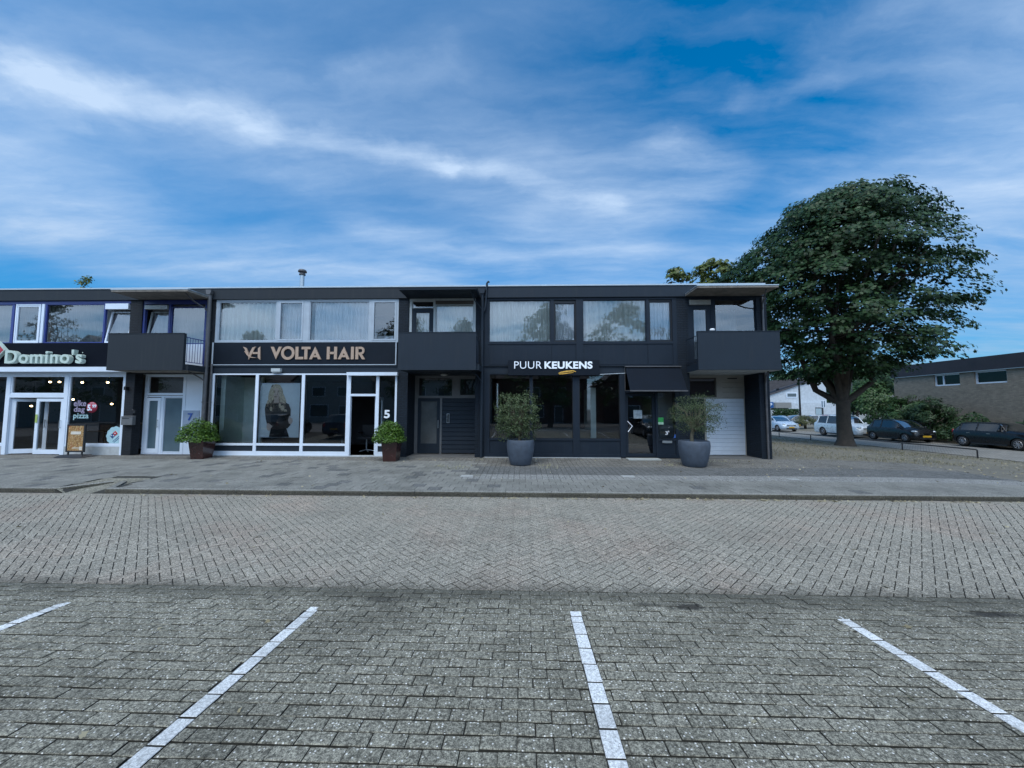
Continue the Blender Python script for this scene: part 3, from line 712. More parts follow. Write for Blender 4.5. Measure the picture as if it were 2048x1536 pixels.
for i in range(64):
    g_=2*math.pi*i/64; q=rad*(1+.035*math.cos(12*g_)); x=cx+q*math.cos(g_); z=cz+q*math.sin(g_)
    pts.append((min(x,-14.552),max(z,.42)))
mb=MB(); mb.prism(pts,yy,yy+.003); mb.build('disc',mat('pale_blue_sticker',(.36,.56,.62),.6),st2)
logo(st2,cx-.06,cz+.05,.13,yy-.004,.003,R(42))
for k in range(2):
    mb=MB(); x_=cx+.02+k*.04; z_=cz-.12-k*.04; mb.prism([(x_-.10,z_-.085),(x_+.12,z_+.11),(x_+.105,z_+.125),(x_-.115,z_-.07)],yy-.003,yy-.001); mb.build('print_line',BLUL,st2)
# letter box on the pier
lb=thing('letter_box','grey metal letter box fixed to the slate brick pier','letter box',(-14.2,-.1,1.3))
x0,x1,z0,z1=rect(242,832,264.5,850,-.12); GM=mat('grey_metal',(.16,.165,.17),.45,.4)
mb=MB(); mb.box(x0,x1,-.12,-.001,z0,z1-.02); mb.prism([(-.14,z1-.02),(-.002,z1-.02),(-.002,z1+.01)],x0-.01,x1+.01,0,'yz'); mb.build('box',GM,lb)
mb=MB(); mb.box(x0+.04,x1-.12,-.123,-.1205,z1-.10,z1-.075); mb.build('slot',BLACKM,lb)
for (lab,u,v) in (('small black doorbell on the pier left of the white door',270.5,823),('small black wall lamp high on the slate pier',256,777)):
    o=thing('doorbell' if 'bell' in lab else 'wall_lamp',lab,'doorbell' if 'bell' in lab else 'wall lamp',(PX(u,v),0,PZ(u,v)))
    x,z=PX(u,v),PZ(u,v); mb=MB(); mb.box(x-.04,x+.04,-.05 if 'bell' in lab else -.12,-.001,z-.06,z+.06); mb.tube([(x-.08,-.03,z+.08),(x,-.06,z+.03)],.015,6); mb.build('housing',BLACKM,o)
# pavement poster stand
bd=thing('pavement_sign','black framed pavement poster stand showing a pizza advert before the shop','pavement sign',(PX(152,900,-.45),-.45,0))
yb_=-.45
x0,x1,z0,z1=rect(134,848.5,170.5,898,yb_); zg=zt(x0,yb_)
def pizzamat():
    m=bpy.data.materials.new('food_print'); m.use_nodes=True; t=NT(m.node_tree); b=t.n['Principled BSDF']; tc=t.new('ShaderNodeTexCoord').outputs['Object']
    n=t.noise(tc,14.,5,.65,1.2); c=t.mix(t.ramp(n,.35,.52,0.,1.),(.07,.03,.012),(.36,.20,.07)); c=t.mix(t.ramp(t.noise(tc,22.,4,.6),.52,.62,0.,1.),c,(.50,.38,.20)); c=t.mix(t.ramp(t.noise(tc,9.,3,.6,.8),.58,.66,0.,.8),c,(.30,.07,.03))
    t.put(b.inputs['Base Color'],c); b.inputs['Roughness'].default_value=.35; return m
mb=MB(); q=bars(mb,(x0,x1,zg+.17,z1),(.05,)*4,yb_-.02,yb_+.03); mb.build('frame',BLACKM,bd)
mb=MB(); mb.box(q[0],q[1],yb_-.012,yb_+.02,q[2],q[3]); mb.build('poster',pizzamat(),bd)
mb=MB(); w_=q[1]-q[0]; mb.box(q[0]+.18*w_,q[0]+.82*w_,yb_-.015,yb_-.0125,q[3]-.30,q[3]-.20); mb.build('poster_headline',mat('cream_print',(.62,.58,.50),.5),bd); mb=MB(); mb.box(q[1]-.13,q[1]-.02,yb_-.015,yb_-.0125,q[2]+.02,q[2]+.14); mb.build('poster_print',mat('cream_print',(.62,.58,.50),.5),bd)
text('pizza',q[0]+.2,q[0]+.42,q[2]+.06,q[2]+.13,yb_-.016,.003,mat('cream_print',(.6,.6,.6)),bd,name='poster_lettering',bold=.02)
mb=MB(); mb.box(x0+.06,x0+.10,yb_-.01,yb_+.02,zg+.08,zg+.169); mb.build('strut',BLACKM,bd); mb=MB(); mb.box(x1-.10,x1-.06,yb_-.01,yb_+.02,zg+.08,zg+.169); mb.build('strut',BLACKM,bd)
xa,xb=PX(121,902,yb_),PX(183,902,yb_); mb=MB(); V=[(xa+.05,yb_-.26,zg),(xb-.05,yb_-.26,zg),(xb,yb_+.26,zg),(xa,yb_+.26,zg),(xa+.18,yb_-.14,zg+.085),(xb-.18,yb_-.14,zg+.085),(xb-.2,yb_+.14,zg+.085),(xa+.2,yb_+.14,zg+.085)]
mb.add(V,[(0,3,2,1),(4,5,6,7),(0,1,5,4),(1,2,6,5),(2,3,7,6),(3,0,4,7)]); mb.build('base',BLACKM,bd)
# interior lamps of the pizza shop
LAMP=mat('lit_lamp',(.9,.8,.6),.5,emit=(1.,.72,.38,9.))
for i,(u,v,Yl,lab,cat) in enumerate(((100,764,1.6,'small lit ceiling spot behind the transom, the left one of the pair','spot'),(119,764,1.7,'small lit ceiling spot behind the transom, the right one of the pair','spot'),
     (164.5,765,1.5,'lit ceiling spot at the top left inside the pizza shop window','spot'),(215.5,765,1.5,'lit ceiling spot at the top right inside the pizza shop window','spot'),
     (146,799,1.8,'small lit pendant lamp just above the word elke','pendant'),(223.5,808,1.8,'small lit pendant lamp at the right inside the pizza shop window','pendant'),(62.5,812,2.4,'small lit pendant lamp seen through the open pizza shop door','pendant'))):
    x,z=PX(u,v,Yl),PZ(u,v,Yl); L=thing('ceiling_lamp',lab,'lamp',(x,Yl,z),'lit lamps inside the pizza shop')
    mb=MB(); mb.ell((x,Yl,z),(.042,.042,.034),0,6); mb.build('bulb',LAMP,L); mb=MB(); mb.tube([(x,Yl,z+.04),(x,Yl,2.975)],.012 if cat=='pendant' else .05,8); mb.build('cord' if cat=='pendant' else 'housing',BLACKM,L)
# counter and table inside
o=thing('counter','dark counter inside the pizza shop behind the window','counter',(-15.6,2.6,0)); mb=MB(); mb.box(-16.6,-14.7,2.4,2.9,0,1.0); mb.build('cabinet',DARKIN,o); mb=MB(); mb.box(-16.7,-14.6,2.3,3.0,1.001,1.05); mb.build('counter_top',mat('dark_wood',(.08,.05,.03),.4),o)
o=thing('table','small dark table inside the open pizza shop door','table',(-17.4,1.9,0)); mb=MB(); mb.box(-17.9,-16.9,1.6,2.3,.72,.76); mb.build('tabletop',mat('dark_wood',(.08,.05,.03)),o)
for (x,y) in ((-17.85,1.65),(-16.95,1.65),(-17.85,2.25),(-16.95,2.25)): mb=MB(); mb.tube([(x,y,0),(x,y,.72)],.02,6); mb.build('leg',BLACKM,o)
# blinds behind the blue windows
curtain((XA0+1,-14.6,4.0,5.6),.30,CURTG,'grey vertical blind behind the blue framed upper windows',amp=.012,wl=.16,seed=3)
curtain((-13.9,-11.6,3.9,5.55),.32,CURTG,'grey blind behind the window above the left balcony',amp=.012,wl=.16,seed=5)
# ------------------------------------------------------------------ 2: hair salon (middle)
B=thing('shop_building','navy two storey shop unit with white upper windows, holding the hair salon','building',(-6.,0,0),'shop units of the row')
XB0,XB1=-11.333,-1.541
shell(B,XB0,XB1,NBRICK); fascia(B,XB0,XB1,SLATE,ALU)
mb=MB(); mb.box(XB0,-11.215,0,.3,0,ZF-.002); mb.build('brick_pier',SBRICK,B)
for a_,b_ in ((-4.483,-4.10),(-1.70,XB1)): MB().box(a_,b_,0,.3,0,ZF-.002).build('brick_pier',NBRICK,B)
for a_,b_ in ((-4.2,-4.10),(-1.70,-1.6)): MB().box(a_,b_,.301,.95,0,2.94).build('reveal_wall',NBRICK,B)
canopy(B,-4.17,-1.56,SLATE,NAVY,NAVY); balcony(B,-4.15,-1.555,NAVY2,NAVY,mr=NAVY)
fz0,fz1=ZS-.01,5.645
mb=MB(); X0,X1=-11.213,-4.485
xs=[X0,PX(552,645),PX(557,645),PX(606,645),PX(618,645),PX(738,645),PX(744.5,645),X1]
mb.box(X0,X1,.01,.11,fz1-.07,fz1-.002); mb.box(X0,X1,.01,.11,fz0,fz0+.06)
mb.box(X0,X0+.09,.012,.11,fz0+.061,fz1-.071); mb.box(X1-.08,X1,.012,.11,fz0+.061,fz1-.071); mb.box(xs[1],xs[2],.012,.11,fz0+.061,fz1-.071); mb.box(xs[3],xs[4],.012,.11,fz0+.061,fz1-.071); mb.box(xs[5],xs[6],.012,.11,fz0+.061,fz1-.071)
mb.build('window_band',GREYF,B)
wa=[(X0+.09,xs[1]),(xs[2],xs[3]),(xs[4],xs[5]),(xs[6],X1-.08)]
for i,(a,b_) in enumerate(wa):
    window(B,(a+.001,b_-.001,fz0+.062,fz1-.072),.03 if i in(0,2) else .06,GREYF,G_UP,Y=.025 if i in (0,2) else .0,d=.08)
curtain((X0+.12,xs[1]-.02,fz0+.02,fz1-.1),.17,CURT,'cream curtain behind the leftmost wide window above the salon sign',seed=11,amp=.035,wl=.17)
curtain((xs[2],xs[4]-.1,fz0+.02,fz1-.1),.24,CURT2,'narrow cream curtain behind the casement left of centre above the salon',seed=12,wl=.11)
curtain((xs[4]+.12,xs[5]-.02,fz0+.02,fz1-.1),.17,CURT2,'pleated white curtain behind the right wide window above the salon',seed=13,wl=.13)
o=thing('window_blind','half lowered white blind low behind the right casement above the salon','blind',(-4.9,.25,4.3)); mb=MB(); mb.box(xs[6]+.06,X1-.1,.2,.22,fz0+.03,fz0+.26); mb.build('panel',CURT2,o)
# sign board
sgn=thing('shop_sign','navy sign board with copper letters VOLTA HAIR in a thin white frame','sign',(-7.8,0,3.6))
sz0,sz1=PZ(610,730.5),fz0-.003
mb=MB(); mb.box(-11.20,-4.56,-.03,.0,sz0+.03,sz1); mb.build('board',NAVYS,sgn)
mb=MB(); mb.box(-11.25,-11.201,-.04,.0,sz0,sz1); mb.box(-4.559,-4.52,-.04,.0,sz0,sz1); mb.box(-11.2,-4.56,-.04,.0,sz0,sz0+.029); mb.build('frame',GREYF,sgn)
def Gk(u,v): return (PX(u,v,-.05),PZ(u,v,-.05))
def crp(x,y): return Gk(480+x/7.314,680+y/7.32)
def stroke(mb,pts,w,y0,y1):
    P_=[np.array(p) for p in pts]; L=[];Rr=[]
    for i,p in enumerate(P_):
        t=P_[min(i+1,len(P_)-1)]-P_[max(i-1,0)]; t/=np.linalg.norm(t); n=np.array([-t[1],t[0]]); ww=w[i] if hasattr(w,'__len__') else w
        L.append(tuple(p+n*ww/2)); Rr.append(tuple(p-n*ww/2))
    for i in range(len(P_)-1): mb.prism([Rr[i],Rr[i+1],L[i+1],L[i]],y0,y1)
px1=1/7.314*PX.__call__(601,705,-.05)/1 if False else (crp(100,0)[0]-crp(0,0)[0])/100
yl0,yl1=-.07,-.031
def glyphs(name,lst):
    mb=MB()
    for it in lst: it(mb)
    return mb.build(name,COPP,sgn)
def bx_(x0,y0,x1,y1):
    def f(mb):
        a=crp(x0,y0);b=crp(x1,y1); mb.box(a[0],b[0],yl0,yl1,b[1],a[1])
    return f
PLC=[0]
def pl(*pts):
    PLC[0]+=1; k=PLC[0]%5*.0015
    return lambda mb: mb.prism([crp(*p) for p in pts][::-1],yl0-k,yl1)
def ring(cx,cy,r0,r1,a0=0,a1=360,n=28):
    def f(mb):
        c=crp(cx,cy); 
        for i in range(n):
            g0=R(a0+(a1-a0)*i/n); g1=R(a0+(a1-a0)*(i+1)/n)
            mb.prism([(c[0]+r0*px1*math.cos(g0),c[1]+r0*px1*math.sin(g0)),(c[0]+r1*px1*math.cos(g0),c[1]+r1*px1*math.sin(g0)),(c[0]+r1*px1*math.cos(g1),c[1]+r1*px1*math.sin(g1)),(c[0]+r0*px1*math.cos(g1),c[1]+r0*px1*math.sin(g1))],yl0,yl1)
    return f
T_,B_=100,283
glyphs('letter_v',[pl((455,T_),(496,T_),(549,225),(528,B_)),pl((574,T_),(616,T_),(528,B_),(512,240))])
glyphs('letter_o',[ring(703,191,60,97)])
glyphs('letter_l',[bx_(818,T_,853,B_),bx_(853,247,928,B_)])
glyphs('letter_t',[bx_(906,T_,1034,136),bx_(948,136,985,B_)])
glyphs('letter_a',[pl((1103,T_),(1124,150),(1055,B_),(1014,B_)),pl((1103,T_),(1188,B_),(1146,B_),(1085,150)),pl((1075,222),(1130,222),(1138,252),(1066,252))])
glyphs('letter_h',[bx_(1276,T_,1312,B_),bx_(1382,T_,1418,B_),bx_(1312,174,1382,207)])
glyphs('letter_a',[pl((1524,T_),(1545,150),(1474,B_),(1432,B_)),pl((1524,T_),(1604,B_),(1563,B_),(1505,150)),pl((1494,222),(1551,222),(1559,252),(1485,252))])
glyphs('letter_i',[bx_(1628,T_,1665,B_)])
glyphs('letter_r',[bx_(1694,T_,1730,B_),bx_(1730,T_,1765,132),bx_(1730,182,1765,214),ring(1765,157,26,57,-90,90),pl((1745,212),(1783,205),(1830,B_),(1787,B_))])
def lg(mb):
    stroke(mb,[crp(*p) for p in ((52,103),(85,125),(108,190),(140,262))],[.01,.07,.09,.012],yl0,yl1)
    stroke(mb,[crp(*p) for p in ((232,100),(200,120),(165,190),(128,285))],[.012,.08,.10,.012],yl0-.001,yl1)
    stroke(mb,[crp(*p) for p in ((72,165),(110,215),(165,253),(245,262))],[.008,.035,.035,.006],yl0-.008,yl1)
    a=crp(190,178);b=crp(292,205); mb.box(a[0],b[0],yl0+.001,yl1,b[1],a[1])
    mb.prism([crp(*p) for p in ((300,95),(300,290),(265,262),(268,125))],yl0-.002,yl1)
glyphs('monogram',[lg])
# band under the sign, small lamp
mb=MB(); mb.box(-11.213,-4.485,.012,.13,ZB+.01,sz0-.003); mb.box(-11.21,-4.49,-.02,.011,sz0-.05,sz0-.02); mb.build('header_beam',NAVY2,B)
o=thing('wall_lamp','small white floodlight on the navy band above the salon window','wall lamp',(PX(553,741),0,PZ(553,741)))
x0,x1,z0,z1=rect(544,737,562,744.5,-.08); mb=MB(); mb.box(x0,x1,-.14,-.02,z0+.02,z1); mb.box(x0+.02,x1-.02,-.12,-.02,z0-.01,z0+.019); mb.build('housing',OFFW,o); mb=MB(); mb.box((x0+x1)/2-.03,(x0+x1)/2+.03,-.0199,.0119,z0+.02,z1-.01); mb.build('bracket',OFFW,o)
# shop front
SX=[-11.213,PX(511.5,820),PX(604.5,820),PX(696,820),PX(754,820),-4.485]
mb=MB(); pw=.055
mb.box(SX[0],SX[0]+.08,.0,.12,.03,ZB); mb.box(SX[-1]-.07,SX[-1],.0,.12,.03,ZB)
for i,x in enumerate(SX[1:-1]): mb.box(x-pw-(.02 if i==2 else 0),x+pw+(.02 if i==2 else 0),.0,.12,.03,ZB)
gs=[(SX[0]+.08,SX[1]-pw),(SX[1]+pw,SX[2]-pw),(SX[2]+pw,SX[3]-pw-.02),(SX[3]+pw+.02,SX[4]-pw),(SX[4]+pw,SX[5]-.07)]
for i,(a,b_) in enumerate(gs):
    mb.box(a,b_,.003,.117,ZB-.05,ZB-.001)
    if i!=3: mb.box(a,b_,.003,.117,.37,.45); mb.box(a,b_,.003,.117,.03,.17)
    else: mb.box(a,b_,.003,.117,2.13,2.21)
mb.build('shopfront_frame',WHITE,B)
mb=MB(); 
for i in (0,1,2,4): mb.box(gs[i][0]+.001,gs[i][1]-.001,.03,.1,.171,.369)
mb.build('kick_panel',NAVY2,B)
mb=MB(); mb.box(-11.213,-4.485,-.03,.2,-.05,.028); mb.build('plinth',CONCL,B)
for i,(a,b_) in enumerate(gs):
    z0=.451 if i!=3 else 2.211
    window(B,(a+.001,b_-.001,z0,ZB-.051),.014,BLACKM,G_SHOP,Y=.03,d=.05,name='display_window' if i!=3 else 'transom_window')
x0,x1,z0,z1=rect(694,744.5,795,751,-.1); mb=MB(); mb.box(x0,x1,-.14,-.001,z0,z1); mb.build('roller_box',WHITE,B)
leaf(B,gs[3][1]-gs[3][0]-.02,2.09,(gs[3][1]-.01,.12,.03),R(95),WHITE,G_SHOP,label='glazed door standing wide open inward',handle=True)
# number 5 on the side light
nb=thing('house_number','white number 5 on the narrow glass right of the salon door','house number',(PX(773,828),0,1.5)); a=rect(768,820,779.5,836.5,.02); text('5',a[0],a[1],a[2],a[3],.02,.012,mat('white_number',(.75,.8,.85),.5),nb,bold=.03)
# salon interior
o=thing('partition','pale green partition wall inside the left end of the salon','partition',(-10.9,1.,0)); mb=MB(); mb.box(-11.15,-10.98,.35,1.3,0,2.9); mb.box(-11.15,-10.25,1.3,1.4,0,2.9); mb.build('panel',PALEIN,o)
o=thing('cabinet','black cabinet standing inside the left salon window','cabinet',(-9.8,1.7,0)); mb=MB(); mb.box(-10.25,-9.5,1.6,2.1,0,1.95); mb.build('body',BLACKM,o); mb=MB(); mb.box(-10.2,-9.9,1.58,1.599,.1,1.9); mb.box(-9.85,-9.55,1.58,1.599,.1,1.9); mb.build('door',BLACKM,o)
def salonchair(x,y,lab):
    c=thing('salon_chair',lab,'chair',(x,y,0),'salon chairs')
    mb=MB(); 
    for k in range(5):
        g_=2*math.pi*k/5+.3; mb.tube([(x,y,.09),(x+.30*math.cos(g_),y+.30*math.sin(g_),.03)],.02,6)
    mb.build('base',ALU,c); mb=MB(); mb.tube([(x,y,.08),(x,y,.5)],.03,8); mb.build('column',ALU,c)
    mb=MB(); mb.box(x-.27,x+.27,y-.25,y+.25,.5,.6); mb.build('seat',BLACKM,c); mb=MB(); mb.box(x-.26,x+.26,y+.22,y+.30,.62,1.05); mb.build('backrest',BLACKM,c)
    for s_ in (-1,1): mb=MB(); mb.box(x+s_*.28-.025,x+s_*.28+.025,y-.2,y+.2,.74,.79); mb.box(x+s_*.28-.02,x+s_*.28+.02,y+.05,y+.1,.6,.739); mb.build('armrest',BLACKM,c)
salonchair(PX(733,890,1.5)+0,1.5,'black salon chair on a star base seen through the open salon door'); salonchair(-7.3,1.9,'black salon chair inside the right salon window')
o=thing('ceiling_lamp','small lit lamp near the floor of the left salon window','lamp',(PX(452,862,.9),.9,PZ(452,862,.9))); mb=MB(); mb.ell((PX(452,864,.9),.9,PZ(452,864,.9)),(.035,.035,.035),0,6); mb.build('bulb',mat('white_bulb',(.9,.9,.9),.4,emit=(1,.97,.9,4.)),o); mb=MB(); mb.tube([(PX(452,864,.9),.9,.0),(PX(452,864,.9),.9,PZ(452,866,.9))],.02,6); mb.build('stem',BLACKM,o); o.name='floor_lamp'
# ------------------------------------------------------------------ poster of a woman hanging inside
po=thing('hanging_poster','grey banner with a printed long haired woman in black lace, inside the salon window','poster',(PX(556,820,.2),.2,1.5))
yp=.13
def cp(x,y): return (PX(420+x/7.68,720+y/7.68,yp),PZ(420+x/7.68,720+y/7.68,yp))
def ellp(cx,cy,rx,ry,n=22,a=0.): return [cp(cx+rx*math.cos(t_)*math.cos(a)-ry*math.sin(t_)*math.sin(a),cy+rx*math.cos(t_)*math.sin(a)+ry*math.sin(t_)*math.cos(a)) for t_ in [2*math.pi*i/n for i in range(n)]]
PB=mat('banner_grey',(.74,.82,.86),.8,var=.05); PH=mat('print_hair',(.62,.54,.40),.8,var=.45,scale=22.); PHD=mat('print_hair_dark',(.20,.155,.12),.8,var=.3,scale=20.); PS=mat('print_skin',(.66,.54,.48),.8,var=.08); PSD=mat('print_skin_shade',(.36,.27,.23),.8); PK=mat('print_black_dress',(.010,.011,.014),.8,var=.3,scale=12.); PL=mat('print_lace',(.050,.040,.036),.8,var=.65,scale=45.)
a=rect(513,767.5,599,873.5,yp); mb=MB(); mb.box(a[0],a[1],yp,yp+.006,a[2],a[3]); mb.build('banner',PB,po); mb=MB(); mb.box(a[0],a[1],yp-.01,yp+.014,a[2]-.025,a[2]-.001); mb.box(a[0],a[1],yp-.01,yp+.014,a[3]+.001,a[3]+.025); mb.build('batten',WHITE,po)
lay=[0]
def prt(name,m,*polys):
    lay[0]+=1; y=yp-.0025*lay[0]; mb=MB()
    for i_,p in enumerate(polys): mb.prism(p,y-.00012*i_,y+.0012)
    mb.build(name,m,po)
def q(*p): return [cp(*k) for k in p]
prt('printed_hair',PH,ellp(1020,520,105,150),ellp(955,640,62,150,a=.18),ellp(1110,640,60,160,a=-.22),ellp(935,560,38,130,a=.12),ellp(960,735,45,75,a=-.3),ellp(1140,745,55,85,a=.2))
prt('printed_body',PSD,q((985,560),(1068,560),(1072,640),(1150,668),(1180,700),(1180,830),(945,830),(930,700),(980,655)))
prt('printed_chest_lace',PL,q((985,668),(1075,668),(1170,680),(1190,830),(940,830),(925,690)))
prt('printed_dress',PK,q((948,808),(1070,822),(1188,806),(1215,870),(1215,960),(1175,1050),(1218,1186),(905,1186),(935,1060),(905,960),(925,870)))
prt('printed_sleeve',PL,q((862,672),(925,650),(950,740),(940,850),(935,930),(965,1010),(1060,1030),(1050,1070),(930,1060),(885,1020),(858,900),(845,760)))
prt('printed_sleeve',PL,q((1160,650),(1215,680),(1243,760),(1240,860),(1205,900),(1190,960),(1120,1020),(1090,1000),(1190,1052),(1240,1000),(1230,930),(1200,860),(1185,760)))
prt('printed_sleeve',PL,q((930,985),(1090,960),(1215,905),(1240,985),(1170,1050),(1060,1062),(940,1040)))
prt('printed_hand',PS,q((880,975),(905,968),(965,1018),(940,1050),(915,1092),(885,1075),(872,1030)),q((1222,850),(1236,880),(1270,900),(1274,945),(1250,985),(1218,975),(1205,925)))
prt('printed_face',PS,ellp(1025,500,60,92),q((990,575),(1060,575),(1066,655),(985,655)))
prt('printed_hair_lock',PH,ellp(975,480,20,95,a=.12),ellp(1090,500,24,120,a=-.12),ellp(1000,412,40,28,a=-.5),ellp(1062,418,40,30,a=.5),ellp(905,640,20,50,a=.5),ellp(945,750,22,34),ellp(1120,740,30,44),ellp(1165,785,24,30),ellp(1080,700,18,40))
prt('printed_hair_shade',PHD,ellp(962,660,16,60,a=.5),ellp(900,690,14,40,a=.8),ellp(985,720,10,36),ellp(1150,700,12,40,a=-.5),ellp(1108,790,14,22),ellp(968,790,10,20),ellp(965,400,10,24,a=.6))
prt('printed_features',PHD,ellp(996,492,17,6.5),ellp(1060,490,17,6.5),ellp(995,476,22,4,a=.08),ellp(1062,474,22,4,a=-.08),ellp(1016,566,22,7),ellp(1022,540,10,4.5),ellp(1048,520,4,24,a=.1))
prt('printed_lace_edge',PK,q((960,795),(1185,790),(1192,826),(948,832)))
# ------------------------------------------------------------------ entrance under the middle balcony
ye=.90; GF=mat('taupe_frame',(.13,.135,.14),.5,var=.1)
x0e,x1e=-4.098,-1.702
um=[PX(u,830,ye) for u in (836,880,884.5)]; u2=[PX(u,770,ye) for u in (836,905,917.5)]
mb=MB(); mb.box(x0e,x0e+.12,ye,ye+.09,0,2.94); mb.box(x0e+.121,x1e,ye,ye+.09,2.86,2.94); mb.box(x0e+.121,x1e,ye+.002,ye+.09,2.09,2.16); mb.box(um[1]-.001,um[1]+.07,ye,ye+.09,0,2.089); mb.box(u2[1],u2[2],ye+.004,ye+.09,2.161,2.859); mb.build('entrance_frame',GF,B)
window(B,(x0e+.122,u2[1]-.001,2.161,2.859),.02,GF,G_DARK,Y=ye+.02,name='transom_window'); window(B,(u2[2]+.001,x1e-.001,2.161,2.859),.05,GF,G_DARK,Y=ye+.02,name='transom_window')
d=leaf(B,um[1]-x0e-.125,2.07,(x0e+.122,ye+.01,.01),0,NAVY2,G_FROST if False else mat('obscure_glass',(.075,.085,.09),.18,var=.35,scale=1.2,spec=.8),bot=.36,st=.115,label='navy door with an obscured glass panel')
mb=MB(); 
n_=13; zz0,zz1=.03,2.085
for k in range(n_):
    a=zz0+(zz1-zz0)*k/n_; b_=zz0+(zz1-zz0)*(k+1)/n_; V=[(um[1]+.071,ye+.005,a+.012),(x1e,ye+.005,a+.012),(x1e,ye+.03,b_),(um[1]+.071,ye+.03,b_),(um[1]+.071,ye+.05,a),(x1e,ye+.05,a),(x1e,ye+.05,b_),(um[1]+.071,ye+.05,b_)]
    mb.add(V,[(0,1,2,3),(4,5,1,0),(3,2,6,7)])
mb.build('weatherboard_panel',NAVY2,B)
a=rect(893.5,827,898.5,846,ye-.01); mb=MB(); bars(mb,a,(.015,)*4,ye-.012,ye+.004); mb.build('letter_slot',ALU,B); mb=MB(); mb.box(a[0]+.016,a[1]-.016,ye-.008,ye+.004,a[2]+.016,a[3]-.016); mb.build('letter_flap',BLACKM,B)
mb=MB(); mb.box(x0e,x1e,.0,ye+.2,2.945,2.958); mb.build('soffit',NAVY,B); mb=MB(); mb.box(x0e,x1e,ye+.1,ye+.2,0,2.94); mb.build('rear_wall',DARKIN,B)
mb=MB(); mb.box(x0e,x1e,.0,ye-.003,-.02,.012); mb.build('porch_floor',mat('worn_concrete',(.12,.12,.115),.8,var=.25,scale=4.),B)
o=thing('ceiling_light','round porch light under the middle balcony','lamp',(PX(888,750,.3),.3,2.93)); mb=MB(); mb.ell((PX(888,750,.1),.1,2.90),(.13,.13,.05),0,7); mb.build('cover',mat('opal_cover',(.35,.36,.34),.3),o)
# balcony storey windows
mb=MB(); mb.box(x0e+.002,x1e-.0,.02,.1,5.56,ZF-.002); mb.box(x0e+.002,x0e+.09,.02,.1,3.17,5.559); mb.box(x1e-.08,x1e,.02,.1,3.17,5.559); xmm=PX(868.5,640); mb.box(xmm-.035,xmm+.035,.02,.1,3.17,5.559); mb.build('window_band',OFFW,B)
window(B,(x0e+.091,xmm-.036,5.30,5.559),.02,OFFW,G_DARK,Y=.035,name='transom_window')
bd2=leaf(B,xmm-.036-(x0e+.091)-.004,2.10,(x0e+.093,.03,3.18),0,NAVY2,G_UP,st=.15,bot=.3,label='navy balcony door with tall glass')
mb=MB(); mb.box(xmm+.036,x1e-.081,-.0,.09,5.43,5.559); mb.build('roller_box',mat('brown_roller_box',(.07,.06,.05),.6),B)
window(B,(xmm+.036,x1e-.081,3.9,5.429),.025,OFFW,G_UP,Y=.035)
mb=MB(); mb.box(xmm+.036,x1e-.081,.03,.09,3.17,3.899); mb.build('spandrel_panel',NAVY2,B)
curtain((x0e+.1,xmm-.05,3.2,5.3),.19,CURT,'beige curtain behind the balcony door of the middle balcony',seed=21,wl=.12); curtain((xmm,x1e-.1,3.9,5.5),.19,CURT,'beige curtain behind the wide window above the middle balcony',seed=22,wl=.14)
# ------------------------------------------------------------------ 3: kitchen shop (right)
K=thing('shop_building','dark navy shop unit at the right end, holding the kitchen shop','building',(3.5,0,0),'shop units of the row')
XK0,XK1=-1.539,8.49
shell(K,XK0,XK1,NBRICK); fascia(K,XK0,8.44,NAVY2,ALU)
for a_,b_,c_,d_,e_ in ((XK0,-1.38,0,.3,ZF-.002),(5.39,5.775,0,.3,ZF-.002),(8.14,8.49,0,.95,ZF-.002),(5.66,5.774,.301,.95,2.94)): MB().box(a_,b_,c_,d_,0,e_).build('brick_pier' if c_==0 else 'reveal_wall',NBRICK,K)
canopy(K,5.68,8.28,ALU,CONC,CONC); balcony(K,5.64,8.25,NAVY2,CONCL,mr=NAVY)
ux=[-1.379,PX(978,645),PX(1101,645),PX(1108,645),PX(1152,645),PX(1166,645),PX(1293,645),PX(1298,645),PX(1345,645),5.389]
kz0,kz1=4.06,5.60
mb=MB(); mb.box(ux[0],ux[-1],.0,.12,5.56,ZF-.002); mb.box(ux[0],ux[-1],.002,.12,3.98,kz0)
mb.box(ux[0],ux[1],.004,.12,PZ(1150,731),5.559); mb.box(ux[2],ux[3],.004,.12,kz0,5.559); mb.box(ux[4],ux[5],-.012,.12,PZ(1150,731),5.559); mb.box(ux[6],ux[7],.004,.12,kz0,5.559); mb.box(ux[8],ux[9],.004,.12,PZ(1150,731),5.559)
mb.build('window_band',NAVY,K)
window(K,(ux[1]+.001,ux[2]-.001,kz0,5.559),.02,NAVY,G_UP,Y=.03); window(K,(ux[5]+.001,ux[6]-.001,kz0,5.559),.02,NAVY,G_UP,Y=.03)
window(K,(ux[3]+.001,ux[4]-.001,kz0+.001,5.558),(.03,.03,.04,.10),BLACKM,G_UP,Y=.05,inner=.0301,im=NAVY); window(K,(ux[7]+.001,ux[8]-.001,kz0+.001,5.558),(.03,.03,.04,.06),BLACKM,G_UP,Y=.05,inner=.0301,im=NAVY)
mb=MB(); zl=PZ(1150,731); 
for a,b_ in ((ux[1],ux[2]+.03),(ux[2]+.05,ux[4]),(ux[5],ux[6]+.02),(ux[6]+.04,ux[8])): mb.box(a+.001,b_-.001,.022,.1,zl+.03,3.979)
mb.box(ux[1],ux[8],.036,.1,zl,3.978); mb.build('spandrel_panel',NAVYS if False else NAVY,K)
mb=MB(); mb.box(ux[0],ux[9],-.05,.1,zl-.03,zl-.002); mb.box(ux[0],ux[9],.0,.12,ZB+.03,zl-.031); mb.build('header_beam',NAVY2,K)
